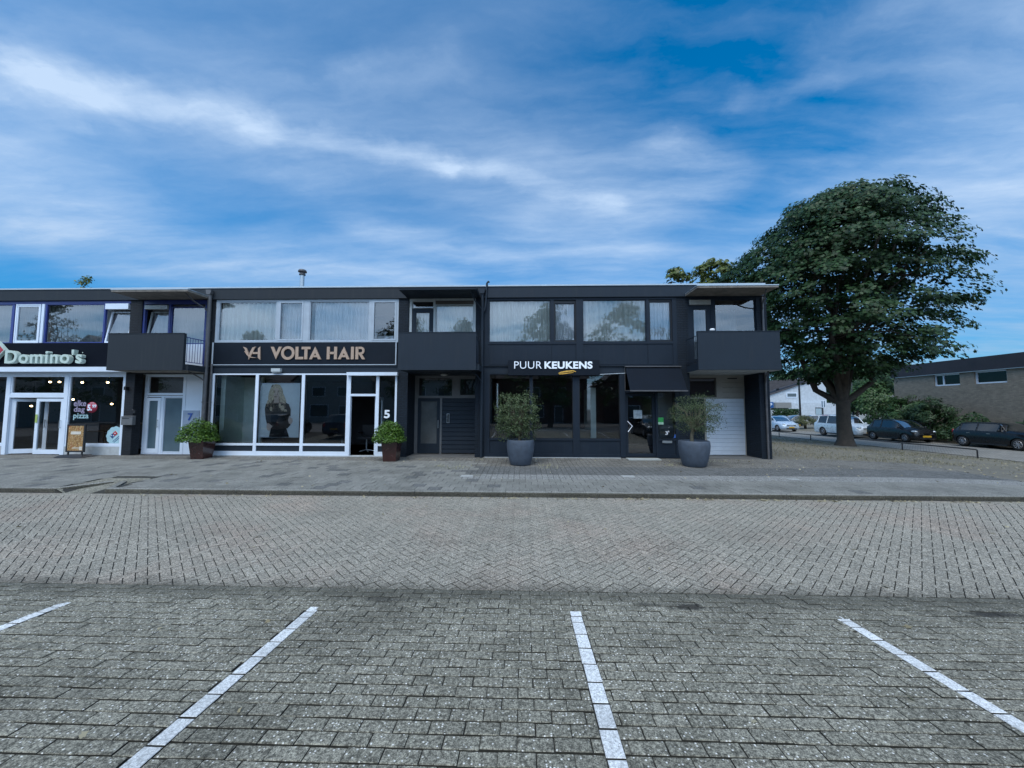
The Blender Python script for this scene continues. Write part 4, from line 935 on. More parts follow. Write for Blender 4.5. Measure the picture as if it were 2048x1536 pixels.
for i,(a,b_,lab,mm) in enumerate(((ux[1],ux[2],'grey green curtain behind the left wide window above the kitchen shop sign',CURT),(ux[3],ux[4],'white curtain behind the left narrow window above the kitchen shop',CURT2),(ux[5],ux[6],'grey green curtain behind the right wide window above the kitchen shop',CURT),(ux[7],ux[8],'white curtain behind the right narrow window above the kitchen shop',CURT2))):
    curtain((a+.02,b_-.02,kz0-.05,5.58),.18,mm,lab,amp=.05,wl=.17 if i in(0,2) else .10,seed=31+i)
# sign
ks=thing('shop_sign','black box sign with white letters PUUR KEUKENS and a yellow brush stroke','sign',(1.,-.1,3.2))
a=rect(1016,720,1199,750.5,-.16); mb=MB(); mb.box(a[0],a[1],-.16,-.052,a[2],a[3]); mb.build('board',NAVYS,ks)
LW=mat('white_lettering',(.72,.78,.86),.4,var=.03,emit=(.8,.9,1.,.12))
a=rect(1028.5,722.8,1083.5,737.3,-.18); text('PUUR',*a,-.185,.02,LW,ks,bold=-.006,space=1.05)
a=rect(1089,722.8,1185,737.5,-.18); text('KEUKENS',*a,-.185,.02,LW,ks,bold=.035,space=1.06)
mb=MB(); YEL=mat('yellow_stroke',(.62,.36,.06),.5,var=.25,scale=20.)
def kp(u,v): return (PX(u,v,-.18),PZ(u,v,-.18))
stroke(mb,[kp(*p) for p in ((1117,746.5),(1122,744.5),(1134,742.5),(1146,741.5),(1152,743.5))],[.02,.04,.05,.04,.02],-.18,-.162); stroke(mb,[kp(*p) for p in ((1118,748),(1126,747.5),(1138,746),(1147,745))],[.02,.035,.03,.015],-.182,-.162); mb.build('brush_stroke',YEL,ks)
mb=MB(); mb.tube([(PX(1200,749,-.12),-.12,PZ(1200,749,-.12)),(PX(1250,746.5,-.12),-.12,PZ(1250,746.5,-.12))],.012,6); o=mb.build('light_rail',ALU); tag(o,'thin pale metal rail running from the sign to the awning','rail')
# shop front
KX=[-1.379,PX(979,820),PX(1060,820),PX(1065,820),PX(1146,820),PX(1159,820),PX(1240,820),PX(1251,820),PX(1314,820),5.389]
kb=PZ(1100,877)
mb=MB(); mb.box(KX[0],KX[1],.0,.12,.02,ZB+.03); mb.box(KX[2],KX[3],.01,.1,kb,2.909); mb.box(KX[4],KX[5],-.01,.12,.02,2.909); mb.box(KX[6],KX[7],-.01,.13,.02,2.909); mb.box(KX[1],KX[6],-.002,.12,2.91,ZB+.029)
mb.box(KX[6],KX[9],.0,.13,2.91,ZB+.029); mb.box(KX[8]-.04,KX[8]+.03,.0,.13,.02,2.909); mb.box(5.26,KX[9],.0,.13,.02,2.909); mb.box(KX[1],KX[4],.004,.12,kb-.07,kb); mb.box(KX[5],KX[6],.004,.12,kb-.07,kb); mb.box(KX[8]+.031,5.259,.004,.12,kb-.07,kb)
mb.box(KX[1],KX[4],.004,.12,.02,.13); mb.box(KX[5],KX[6],.004,.12,.02,.13); mb.box(KX[8]+.031,5.259,.004,.12,.02,.13); mb.box(KX[7],KX[8]-.041,.004,.12,2.26,2.32); mb.build('shopfront_frame',NAVY,K)
mb=MB(); mb.box(KX[1],KX[4],.03,.1,.131,kb-.071); mb.box(KX[5],KX[6],.03,.1,.131,kb-.071); mb.box(KX[8]+.031,5.259,.03,.1,.131,kb-.071); mb.build('kick_panel',NAVY,K)
mb=MB(); mb.box(KX[0],KX[6],-.03,.2,-.05,.018); mb.build('plinth',CONCL,K)
for a,b_ in ((KX[1],KX[2]),(KX[3],KX[4]),(KX[5],KX[6])): window(K,(a+.001,b_-.001,kb+.001,2.909),.018,BLACKM,G_SHOP,Y=.03,d=.05,name='display_window')
window(K,(KX[8]+.031,5.259,kb+.001,2.909),.012,BLACKM,G_SHOP,Y=.03,d=.05,name='side_light')
window(K,(KX[7],KX[8]-.041,2.321,2.909),.012,NAVY,G_DARK,Y=.03,d=.05,name='transom_window')
kd=leaf(K,KX[8]-.042-KX[7],2.22,(KX[7]+.001,.06,.02),0,NAVY,G_DARK,bot=.12,st=.10,handle=False,label='navy glazed shop door')
mb=MB(); stroke(mb,[(PX(255+1000,842.5,-.03),PZ(1255,842.5,-.03)),(PX(1264.5,852,-.03),PZ(1264.5,852,-.03)),(PX(1256,863.5,-.03),PZ(1256,863.5,-.03))],.018,-.05,-.03); mb.build('chevron_handle',LW,K)
a=rect(1267,820,1284,837,.05); o=thing('door_notice','small framed grey photograph notice on the glass of the kitchen shop door','notice',(a[0],.05,a[2])); mb=MB(); mb.box(a[0],a[1],.045,.05,a[2],a[3]); mb.build('sheet',mat('notice_sheet',(.25,.30,.33),.5,var=.4,scale=12.),o)
a=rect(1315.5,835,1327,849,.02); o=thing('window_sticker','green and white sticker on the side light right of the kitchen shop door','sticker',(a[0],.02,a[2])); mb=MB(); mb.box(a[0],a[1],.02,.024,a[2]+.08,a[3]); mb.build('green_field',mat('green_print',(.03,.30,.07),.5),o); mb=MB(); mb.box(a[0],a[1],.02,.024,a[2],a[2]+.079); mb.build('white_field',mat('mint_print',(.35,.55,.42),.5),o)
a=rect(1347,869,1352,876,.02); o=thing('window_sticker','tiny blue and white sticker at the bottom corner of the side light','sticker',(a[0],.02,a[2])); mb=MB(); mb.prism([(a[0],a[2]),(a[1],a[2]),(a[1],a[3]),(a[0]+.04,a[3])],.02,.024); mb.build('print',mat('blue_print',(.04,.12,.40),.5),o)
o=thing('house_number','white number 3a on the side light of the kitchen shop','house number',(PX(1334,865),0,.9)); a=rect(1330.5,862.5,1335.5,869.5,.02); text('3',*a,.02,.008,LW,o); a=rect(1336,861.5,1338.5,864.5,.02); text('a',*a,.02,.008,LW,o)
a=rect(1325,881.5,1344,886,.0); mb=MB(); mb.box(a[0],a[1],-.012,.029,a[2],a[3]); mb.build('letter_slot',ALU,K)
a=PX(1253,916,-.15),PX(1318,916,-.15); o=tag(MB().box(a[0],a[1],-.42,-.035,-.03,.02).build('door_step',mat('pale_stone_step',(.36,.39,.38),.7,var=.1)),'pale stone step before the kitchen shop door','step')
# interior partition & kitchen pieces
o=thing('kitchen_island','pale wooden kitchen island inside the kitchen shop window','kitchen island',(1.8,1.6,0)); mb=MB(); mb.box(-.2,2.6,1.4,2.2,0.1,.86); mb.build('cabinet',mat('oak_front',(.20,.16,.11),.5,var=.2,scale=3.),o); mb=MB(); mb.box(-.25,2.65,1.35,2.25,.861,.90); mb.build('worktop',mat('pale_worktop',(.30,.28,.24),.3),o)
o=thing('tall_cupboard','tall grey green cupboard behind the right pane of the kitchen shop','cupboard',(2.5,2.6,0)); mb=MB(); mb.box(2.55,2.75,1.2,2.8,0,2.5); mb.build('side_panel',PALEIN,o)
o=thing('partition','grey plastered partition behind the side light of the kitchen shop','partition',(5.,.6,0)); mb=MB(); mb.box(4.72,5.36,.5,.62,0,2.95); mb.build('panel',mat('grey_plaster',(.22,.24,.26),.8,var=.15,scale=3.),o)
# fabric awning over the door
aw=MB(); xt0,xt1=PX(1250,734),PX(1359,734); zt0=PZ(1300,734.5); zb0=PZ(1315,781,-.6)
FAB=mat('navy_awning_fabric',(.009,.013,.020),.9,spec=.1,var=.12,scale=3.,bump=.2,bscale=120.)
V=[(xt0,-.06,zt0),(xt1,-.06,zt0),(xt1,-.6,zb0),(xt0,-.6,zb0)]; V+=[(x,y+.012,z-.012) for x,y,z in V]
awo=MB().add(V,[(0,3,2,1),(4,5,6,7),(0,1,5,4),(1,2,6,5),(2,3,7,6),(3,0,4,7)]).build('awning',FAB,K)
mb=MB(); mb.box(xt0-.03,xt1+.02,-.12,-.051,zt0,zt0+.035); mb.box(xt0-.01,xt1+.01,-.625,-.6,zb0-.03,zb0+.012); mb.tube([(xt0-.01,-.03,zb0+.02),(xt0-.01,-.6,zb0)],.012,6); mb.tube([(xt1+.01,-.03,zb0+.02),(xt1+.01,-.6,zb0)],.012,6); mb.tube([(xt0-.012,-.02,zt0),(xt0-.012,-.02,zb0)],.012,6); mb.build('awning_bar',ZINC,awo)
# garage recess at the right
g0,g1=5.776,8.139
gx=[PX(u,860,ye) for u in (1413,1490)]; gu=[PX(u,770,ye) for u in (1382,1433,1445,1487)]
BEI=mat('beige_panel',(.30,.29,.26),.6,var=.08)
GWH=mat('white_garage_door',(.55,.62,.70),.4,var=.05,scale=4.)
mb=MB(); mb.box(gx[0]-.06,gx[0],ye,ye+.09,.0,2.08); mb.box(gx[1],gx[1]+.05,ye,ye+.09,0,2.94); mb.box(g0,gx[1],ye,ye+.09,2.86,2.94); mb.box(g0,gx[1]-.001,ye+.002,ye+.09,2.081,2.13); mb.box(gu[1],gu[2],ye+.004,ye+.1,2.131,2.859); mb.build('garage_frame',BEI,K)
window(K,(g0,gu[1]-.001,2.131,2.859),.05,mat('brown_frame',(.06,.055,.045),.5),G_DARK,Y=ye+.02,name='transom_window')
def boards(x0,x1,z0,z1,n,m,name,lab=None):
    mb=MB()
    for k in range(n):
        a=z0+(z1-z0)*k/n; b_=z0+(z1-z0)*(k+1)/n
        mb.add([(x0,ye+.012,a+.014),(x1,ye+.012,a+.014),(x1,ye+.012,b_-.001),(x0,ye+.012,b_-.001),(x0,ye+.028,a),(x1,ye+.028,a),(x1,ye+.028,b_),(x0,ye+.028,b_)],[(0,1,2,3),(4,5,1,0),(3,2,6,7)])
    o=mb.build(name,m,K)
    if lab:o['label']=lab
    return o
boards(gu[2]+.001,gx[1]-.001,2.131,2.859,4,BEI,'weatherboard_panel'); boards(gx[0]+.001,gx[1]-.001,.02,2.079,14,GWH,'garage_door','white boarded garage door')
mb=MB(); a=rect(1455,756,1474,758,ye); mb.box(a[0],a[1],ye-.004,ye+.011,a[2],a[3]); mb.build('vent_slot',BLACKM,K)
boards(g0,gx[0]-.061,.02,2.079,5,NAVY,'door','dark navy side door beside the garage door')
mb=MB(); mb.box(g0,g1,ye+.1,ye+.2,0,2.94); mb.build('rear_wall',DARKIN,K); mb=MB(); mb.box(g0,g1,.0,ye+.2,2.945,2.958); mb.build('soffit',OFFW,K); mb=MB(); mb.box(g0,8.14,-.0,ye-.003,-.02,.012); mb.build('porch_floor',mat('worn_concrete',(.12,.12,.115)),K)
mb=MB(); mb.box(gx[1]+.051,8.139,ye,ye+.09,0,2.94); mb.build('side_panel',NAVY,K)
# balcony storey, right
kx=[g0,PX(1383,640),PX(1421,640),PX(1431,640),PX(1513,640),8.139]
mb=MB(); mb.box(g0,8.139,.02,.1,5.55,ZF-.002); mb.box(g0,g0+.06,.02,.1,3.17,5.549); mb.box(kx[2]+.02,kx[3],.02,.1,3.17,5.549); mb.box(kx[4],kx[5],.02,.1,3.17,5.549); mb.build('window_band',NAVY,K)
mb=MB(); mb.box(g0+.061,kx[2]+.019,-.02,.09,5.36,5.53); mb.build('roller_box',BEI,K)
leaf(K,kx[2]+.019-(g0+.062),2.17,(g0+.062,.03,3.175),0,NAVY,G_UP,st=.15,bot=.25,label='navy balcony door with tall glass')
window(K,(kx[3]+.001,kx[4]-.001,3.9,5.549),.02,NAVY,G_UP,Y=.035); mb=MB(); mb.box(kx[3]+.001,kx[4]-.001,.03,.09,3.17,3.899); mb.build('spandrel_panel',NAVY2,K)
curtain((kx[3]-.3,kx[4]+.1,3.3,5.5),1.4,CURT2,'dim white net curtain deep behind the window above the right balcony',seed=41)
o=tag(MB().ell((PX(1424,662,-.93),-.95,4.27),(.09,.05,.05),0,6).build('stone_ornament',mat('white_ornament',(.7,.72,.74),.5)),'small white ornament on the parapet of the right balcony','ornament')
# pipes
def pipe(par,u,v0,v1,rad,m,Y=-.09,zb=None,name='drain_pipe',hopper=False):
    x=PX(u,760,Y); z1=PZ(u,v0,Y); z0=zb if zb is not None else PZ(u,v1,Y)
    mb=MB(); mb.tube([(x,Y,z0),(x,Y,z1)],rad,12)
    zz=z0+.6
    while zz<z1-.2: mb.tube([(x,Y,zz-.03),(x,Y,zz+.03)],rad*1.18,12); mb.box(x-.02,x+.02,Y,.0,zz-.012,zz+.012); zz+=1.3
    o=mb.build(name,m,par)
    if hopper: mb=MB(); mb.prism([(x-.10,z1+.17),(x+.10,z1+.17),(x+.08,z1+.03),(x+.05,z1),(x-.05,z1),(x-.08,z1+.03)],Y-.09,Y+.05); mb.build('hopper',m,o)
    return o
pA=pipe(A,411,590,0,.065,ZINC,Y=-.12,zb=0.,hopper=True)
x=PX(411,760,-.12); mb=MB(); mb.tube([(x-.25,-.85,5.64),(x-.25,-.5,5.45),(x-.12,-.2,5.3),(x,-.12,5.15)],.025,8); mb.tube([(x-.2,-.6,2.95),(x-.12,-.3,2.8),(x,-.12,2.65)],.025,8); mb.build('branch_pipe',ZINC,pA)
pipe(A,422,728,0,.035,ZINC,Y=-.05,zb=.0,name='conduit')
pB=pipe(B,963.5,588,0,.05,NAVY2,Y=-.10,zb=0.,hopper=True)
x=PX(963.5,760,-.1); mb=MB(); mb.tube([(x-.3,-.85,5.64),(x-.22,-.5,5.42),(x-.1,-.2,5.3),(x,-.1,5.15)],.022,8); mb.tube([(x-.25,-.7,2.95),(x-.12,-.3,2.8),(x,-.1,2.62)],.022,8); mb.build('branch_pipe',NAVY2,pB)
mb=MB(); x=PX(971,590,-.1); mb.tube([(x-.05,-.1,5.15),(x+.0,-.1,5.30),(x+.02,-.1,5.6),(x+.05,-.1,6.15),(x+.10,-.1,6.22),(x+.13,-.1,6.18)],.035,8); mb.build('vent_pipe',NAVY2,pB)
pC=pipe(K,1531,594,0,.035,ZINC,Y=-.05,zb=0.)
x=PX(1531,760,-.05); mb=MB(); mb.tube([(x-.35,-.85,5.64),(x-.22,-.5,5.42),(x-.1,-.2,5.3),(x,-.05,5.15)],.022,8); mb.tube([(x-.3,-.7,2.95),(x-.14,-.3,2.82),(x,-.05,2.6)],.022,8); mb.build('branch_pipe',ZINC,pC)
# flue on the roof
Yf=4.; x=PX(604.5,556,Yf); z0=5.99; zt_=PZ(604.5,540,Yf); o=thing('roof_flue','grey metal flue with a cowl rising from the salon roof','flue',(x,Yf,z0))
mb=MB(); mb.lathe([(.095,0),(.095,zt_-z0-.25)],(x,Yf,z0),16); mb.build('pipe',ALU,o); mb=MB(); mb.lathe([(0,0),(.14,0),(.14,.05),(.10,.07),(.10,.13),(.19,.14),(.19,.19),(.15,.25),(0,.25)],(x,Yf,zt_-.25),18); mb.build('cowl',ZINC,o)
#PART3
# ================================================================== PLANTING
def leaves(name,pts,nrm,size,m,parent,shape='oval',seed=0,fold=.25):
    rs=np.random.RandomState(seed); N=len(pts)
    sh={'oval':np.array([(-.5,0),(-.15,.28),(.25,.24),(.55,0),(.25,-.24),(-.15,-.28)]),
        'slim':np.array([(-.6,0),(0,.15),(.6,0),(0,-.15)]),
        'maple':np.array([(-.45,-.05),(-.38,.30),(-.12,.24),(.02,.56),(.22,.24),(.60,.0),(.22,-.24),(.02,-.56),(-.12,-.24),(-.38,-.30)])}[shape]
    k=len(sh); nrm=nrm/(np.linalg.norm(nrm,axis=1,keepdims=True)+1e-9)
    r_=rs.normal(size=(N,3)); t1=r_-nrm*(r_*nrm).sum(1,keepdims=True); t1/=np.linalg.norm(t1,axis=1,keepdims=True)+1e-9; t2=np.cross(nrm,t1)
    V=pts[:,None,:]+size[:,None,None]*(sh[None,:,0:1]*t1[:,None,:]+sh[None,:,1:2]*t2[:,None,:]-fold*np.abs(sh[None,:,1:2])*nrm[:,None,:]-fold*.5*np.abs(sh[None,:,0:1])*nrm[:,None,:])
    org=ORG[parent.name] if parent else np.zeros(3)
    V=(V-org).reshape(-1,3).astype(np.float32)
    me=bpy.data.meshes.new(name); me.vertices.add(N*k); me.vertices.foreach_set('co',V.ravel())
    me.loops.add(N*k); me.loops.foreach_set('vertex_index',np.arange(N*k,dtype=np.int32)); me.polygons.add(N)
    me.polygons.foreach_set('loop_start',np.arange(0,N*k,k,dtype=np.int32)); 
    me.update(calc_edges=True); me.validate()
    a=me.attributes.new('tint','FLOAT','POINT'); a.data.foreach_set('value',np.repeat(rs.rand(N),k).astype(np.float32))
    me.materials.append(m); o=bpy.data.objects.new(name,me); COL.objects.link(o)
    if parent: o.parent=parent
    ORG[o.name]=org; return o
def ballpts(n,c,r,rs,shell=.6):
    d=rs.normal(size=(n,3)); d/=np.linalg.norm(d,axis=1,keepdims=True); q=(shell+(1-shell)*rs.rand(n,1)**.6)
    return np.array(c)+d*q*np.array(r),d
BARK=mat('bark',(.055,.045,.035),.9,var=.35,scale=5.,bump=.9,bscale=18.)
BARKL=mat('pale_bark',(.13,.115,.08),.9,var=.3,scale=12.,bump=.6,bscale=30.)
L_BOX=leafmat('shrub_leaf',(.040,.095,.016),(.12,.225,.035),.45,3.)
L_OLIVE=leafmat('olive_leaf',(.035,.058,.024),(.11,.15,.065),.55,3.)
L_MAPLE=leafmat('maple_leaf',(.010,.030,.010),(.036,.080,.026),.5,.6,.3)
L_MID=leafmat('mid_green_leaf',(.030,.070,.022),(.075,.145,.045),.5,.5)
L_DARKG=leafmat('dark_green_leaf',(.020,.046,.018),(.050,.100,.036),.5,.5)
L_YEL=leafmat('yellow_green_leaf',(.05,.075,.015),(.12,.15,.035),.5,.5)
POTR=mat('maroon_glazed_pot',(.045,.015,.013),.22,var=.25,scale=5.,coat=.4,streak=.05)
def planter(u0,u1,ub0,ub1,vt,vb,su0,su1,sv0,sv1,Y,label,plabel,seed):
    zg=zt(PX((u0+u1)/2,vb,Y),Y)+.0; b0=0; w=.27; wb=.205; cx=PX(ub0,vb,Y)+wb; 
    Yc=Y+wb; zt_=PZ((u0+u1)/2,vt,Y)
    p=thing('planter',label,'planter',(cx,Yc,zg),'square tapered planters'); mb=MB(); t_=.03
    V=[(cx-wb,Yc-wb,zg),(cx+wb,Yc-wb,zg),(cx+wb,Yc+wb,zg),(cx-wb,Yc+wb,zg),(cx-w,Yc-w,zt_),(cx+w,Yc-w,zt_),(cx+w,Yc+w,zt_),(cx-w,Yc+w,zt_),
       (cx-w+t_,Yc-w+t_,zt_),(cx+w-t_,Yc-w+t_,zt_),(cx+w-t_,Yc+w-t_,zt_),(cx-w+t_,Yc+w-t_,zt_),(cx-w+t_,Yc-w+t_,zt_-.06),(cx+w-t_,Yc-w+t_,zt_-.06),(cx+w-t_,Yc+w-t_,zt_-.06),(cx-w+t_,Yc+w-t_,zt_-.06)]
    mb.add(V,[(0,3,2,1),(0,1,5,4),(1,2,6,5),(2,3,7,6),(3,0,4,7)]+[(4+i,4+(i+1)%4,8+(i+1)%4,8+i) for i in range(4)]+[(8+i,8+(i+1)%4,12+(i+1)%4,12+i) for i in range(4)])
    mb.build('pot',POTR,p); mb=MB(); mb.box(cx-w+t_,cx+w-t_,Yc-w+t_,Yc+w-t_,zt_-.10,zt_-.05); mb.build('soil',mat('soil',(.03,.022,.016),.9),p)
    sx=(PX(su0,850,Yc)+PX(su1,850,Yc))/2; sw=(PX(su1,850,Yc)-PX(su0,850,Yc))/2; z1=PZ(400,sv0,Yc); z0=PZ(400,sv1,Yc); rs=np.random.RandomState(seed)
    s=thing('shrub',plabel,'shrub',(sx,Yc,z0),'round green shrubs in the square planters')
    mb=MB()
    for k in range(9):
        g_=rs.rand()*6.28; e=rs.rand()*.6; mb.tube([(cx,Yc,zt_-.06),(cx+(sx-cx)*.5+.1*math.cos(g_),Yc+.1*math.sin(g_),(zt_+z1)/2-.1),(sx+sw*e*math.cos(g_),Yc+sw*e*math.sin(g_),z1-.12-e*.2)],[.012,.009,.004],5)
    mb.build('stem',BARK,s)
    c=(sx,Yc,z0+.02); H=z1-z0
    pts,d=ballpts(9000,c,(sw*.95,sw*.95,H*.95),rs,.5); ok=pts[:,2]>z0+.0+.06*rs.rand(len(pts)); 
    f=1+.05*np.sin(d[:,0]*7+seed)*np.cos(d[:,1]*6)+.04*np.sin(d[:,2]*13); pts=np.array(c)+(pts-np.array(c))*f[:,None]
    pts,d=pts[ok],d[ok]; n=d*np.array([.7,.7,.7])+np.array([0,0,.8])+rs.normal(size=d.shape)*.45
    leaves('foliage',pts,n,rs.uniform(.045,.08,len(pts)),L_BOX,s,'oval',seed)
planter(375,432,381,426,881,918,363,435,835,884,-.72,'dark maroon square planter beside the drain pipe left of the hair salon','bushy bright green shrub in the planter left of the hair salon',3)
planter(761,806,766,800,878,922,746,813,838,883,-.98,'dark maroon square planter right of the salon door','bushy bright green shrub in the planter below the number 5',4)
POTB=mat('blue_grey_stone_pot',(.060,.080,.110),.65,var=.22,scale=7.,bump=.2,bscale=50.,streak=.15)
def olive(u0,u1,v0,v1,Y,cu0,cu1,cv0,cv1,tx,plab,tlab,seed,sq):
    um=(u0+u1)/2; cx=PX(um,880,Y); zg=zt(cx,Y); w=(PX(u1,900,Y)-PX(u0,900,Y))/2; z1=PZ(um,v0,Y); H=z1-zg
    p=thing('round_planter',plab,'planter',(cx,Y,zg),'round blue grey planters'); mb=MB()
    mb.lathe([(0,0),(.68*w,0),(.72*w,.02),(.86*w,.28*H),(.96*w,.58*H),(1.0*w,.82*H),(.97*w,.96*H),(.94*w,H),(.88*w,H),(.87*w,.88*H),(0,.88*H)],(cx,Y,zg),40); mb.build('pot',POTB,p)
    rs=np.random.RandomState(seed); z0c=PZ(um,cv1,Y); z1c=PZ(um,cv0,Y); cc=(PX((cu0+cu1)/2,830,Y),Y,(z0c+z1c)/2); rw=(PX(cu1,830,Y)-PX(cu0,830,Y))/2; rh=(z1c-z0c)/2
    t_=thing('olive_tree',tlab,'tree',(cx,Y,zg+.88*H),'small trimmed olive trees'); tb=(cx+tx,Y,zg+.86*H); mb=MB()
    mb.tube([tb,(tb[0]-.01,Y,zg+H+.15),(tb[0]+.02,Y,z0c+.15),(cc[0],Y,cc[2])],[.06,.052,.045,.03],9)
    mb.build('trunk',BARKL,t_); mb=MB()
    for k in range(26):
        g_=rs.rand()*6.28; e=.35+.6*rs.rand(); h=rs.uniform(-.6,.85)
        mb.tube([(cc[0]*.3+tb[0]*.7,Y,z0c+.10),(cc[0]+rw*e*.5*math.cos(g_),Y+rw*.5*e*math.sin(g_),cc[2]+rh*h*.4),(cc[0]+rw*e*math.cos(g_),Y+rw*e*math.sin(g_),cc[2]+rh*h)],[.018,.011,.004],5)
    mb.build('branch',BARKL,t_)
    n=9500; d=rs.normal(size=(n,3)); d/=np.linalg.norm(d,axis=1,keepdims=True)
    if sq: dd=d/np.maximum(np.abs(d).max(1,keepdims=True),1e-6)*.40+d*.56
    else: dd=d
    q=.25+.75*rs.rand(n,1)**.45; lump=1+.14*np.sin(d[:,0:1]*6+seed)*np.cos(d[:,2:3]*7)+.12*np.sin(d[:,1:2]*9+d[:,2:3]*5)
    pts=np.array(cc)+dd*q*lump*np.array((rw,rw*.9,rh)); keep=(np.sin(pts[:,0]*23)+np.sin(pts[:,2]*19)+np.sin(pts[:,1]*21)+rs.normal(size=n)*.6)>-.75; pts=pts[keep];d=d[keep]
    leaves('foliage',pts,d+rs.normal(size=d.shape)*.9+np.array([0,0,.4]),rs.uniform(.032,.062,len(pts)),L_OLIVE,t_,'slim' if not sq else 'oval',seed)
olive(1013,1069,879,931,-1.35,988,1082,783,880,-.02,'blue grey round planter before the left window of the kitchen shop','boxy trimmed olive tree before the left window of the kitchen shop',5,True)
olive(1357,1418,881,933,-1.40,1338,1446,788,872,-.05,'blue grey round planter before the garage door','airy round olive tree before the white garage door',6,False)
# ------------------------------------------------------------------ tree builder
def limb(mb,a,b,r0,r1,rs,n=5,wob=.12,up=.0):
    a=np.array(a,float);b=np.array(b,float); L=np.linalg.norm(b-a); pts=[]
    for i in range(n+1):
        t_=i/n; p=a+(b-a)*t_; 
        if 0<i<n: p=p+rs.normal(size=3)*wob*L*.12
        p[2]+=up*L*math.sin(math.pi*t_)*.2; pts.append(p)
    mb.tube(pts,[r0+(r1-r0)*(i/n)**.8 for i in range(n+1)],8); return pts
def tree(name,label,x,y,zg,prof,trunk_r,fork,ncl,per,ls,lm,group=None,seed=1,squash=1.0,clr=(.9,.45),shape='maple',cat='tree',lean=0.,branches=7,bark=None,down=.35,holes=0.):
    "prof: list of (z, x offset of centre, radius)"
    rs=np.random.RandomState(seed); T=thing(name,label,cat,(x,y,zg),group); prof=sorted(prof); zs=[p[0] for p in prof]; cxs=[p[1] for p in prof]; rr_=[p[2] for p in prof]; cys=[p[3] if len(p)>3 else 0. for p in prof]
    zlo,zhi=zs[0],zs[-1]
    mb=MB(); top=(x+lean,y,fork); mb.tube([(x,y,zg-.2),(x,y,zg+.05),(x+.02,y,zg+.35),(x+lean*.4,y+.03,(zg+fork)/2),top],[trunk_r*1.55,trunk_r*1.35,trunk_r*1.05,trunk_r*.92,trunk_r*.88],14)
    ends=[]
    for k in range(branches):
        g_=2*math.pi*k/branches+rs.rand()*.5; zz=rs.uniform(zlo+.35*(zhi-zlo),zlo+.8*(zhi-zlo)); rad=np.interp(zz,zs,rr_)*rs.uniform(.45,.8)
        e=(x+np.interp(zz,zs,cxs)+rad*math.cos(g_),y+np.interp(zz,zs,cys)+rad*math.sin(g_)*squash,zz); pts=limb(mb,(top[0],top[1],fork-.25),e,trunk_r*.55,trunk_r*.10,rs,6,.5,.5); 
        for j in range(4):
            i=rs.randint(2,6); g2=rs.rand()*6.28; z2=min(max(pts[i][2]+rs.uniform(-.1,.25)*(zhi-zlo),zlo),zhi-.3); r2=np.interp(z2,zs,rr_)*rs.uniform(.6,.92); limb(mb,pts[i],(x+np.interp(z2,zs,cxs)+r2*math.cos(g2*.3+g_),y+r2*math.sin(g2*.3+g_)*squash,z2),trunk_r*.2,trunk_r*.035,rs,4,.4,.3)
    mb.build('trunk',bark or BARK,T)
    P_=[];N_=[]
    for k in range(ncl):
        zz=zlo+(zhi-zlo)*rs.rand()**.85; R_=np.interp(zz,zs,rr_); g_=rs.rand()*2*math.pi; q=1-.62*rs.rand()**1.9 if rs.rand()<.8 else rs.rand()
        R_=R_*(1+.07*math.sin(3*g_+zz*1.3+seed)+.05*math.sin(7*g_+zz*2.7)+.02*rs.normal())
        c=np.array([x+np.interp(zz,zs,cxs)+R_*q*math.cos(g_),y+np.interp(zz,zs,cys)+R_*q*math.sin(g_)*squash,zz]); out=np.array([math.cos(g_)*q,math.sin(g_)*q,.75])
        if holes and (math.sin(c[0]*1.9+seed)*math.sin(c[1]*1.7+1)*math.sin(c[2]*2.3+2)+.25*math.sin(c[0]*4.1)*math.sin(c[2]*5.)) < -.26-.35*(c[2]-zlo)/(zhi-zlo)+.10 and rs.rand()<.93: continue
        if holes and (c[2]-zlo)/(zhi-zlo)<.5 and rs.rand()<.16: continue
        cr=clr[0]*rs.uniform(.6,1.15); n=max(6,int(per*rs.uniform(.5,1.3)*(cr/clr[0])**1.5)); d=rs.normal(size=(n,3)); d/=np.linalg.norm(d,axis=1,keepdims=True); d*=rs.rand(n,1)**.5
        pp=c+d*np.array([cr,cr,clr[1]*cr]); pp[:,2]-=down*((d[:,0]*out[0]+d[:,1]*out[1]))*cr*.8; 
        P_.append(pp); N_.append(out*np.array([1,1,1.1])+d*.5+rs.normal(size=(n,3))*.38)
    P_=np.concatenate(P_);N_=np.concatenate(N_)
    leaves('crown',P_,N_,rs.uniform(.7,1.25,len(P_))*ls,lm,T,shape,seed); return T
# the big maple at the corner
tx_,ty_=PX(1688,888,8.6),8.6
zg_=zt(tx_,ty_); tx_=PX(1690,880,ty_)
prof=[]
for (v,l,r_) in ((384,1630,1765),(394,1584,1812),(408,1546,1850),(430,1512,1884),(456,1480,1908),(500,1444,1944),(540,1426,1962),(575,1424,1978),(610,1430,1984),(650,1450,1976),(685,1495,1965),(715,1510,1935),(738,1530,1850),(758,1580,1780)):
    dl,dr=ray(l,v),ray(r_,v); al,ar=math.atan2(dl[0],dl[1]),math.atan2(dr[0],dr[1]); am=(al+ar)/2; rho=math.hypot(tx_,ty_+13.5)
    ccx,ccy=rho*math.sin(am),rho*math.cos(am)-13.5; prof.append((PZ((l+r_)/2,v,ccy-.25*rho*math.sin((ar-al)/2)),ccx-tx_,rho*math.sin((ar-al)/2)*.93,ccy-ty_))
tree('maple_tree','huge dark green maple with a domed crown on the dry verge beside the shops',tx_,ty_,zg_,prof,.36,PZ(1690,800,ty_),2000,58,.165,L_MAPLE,seed=12,clr=(.74,.36),branches=10,down=.5,holes=.5)
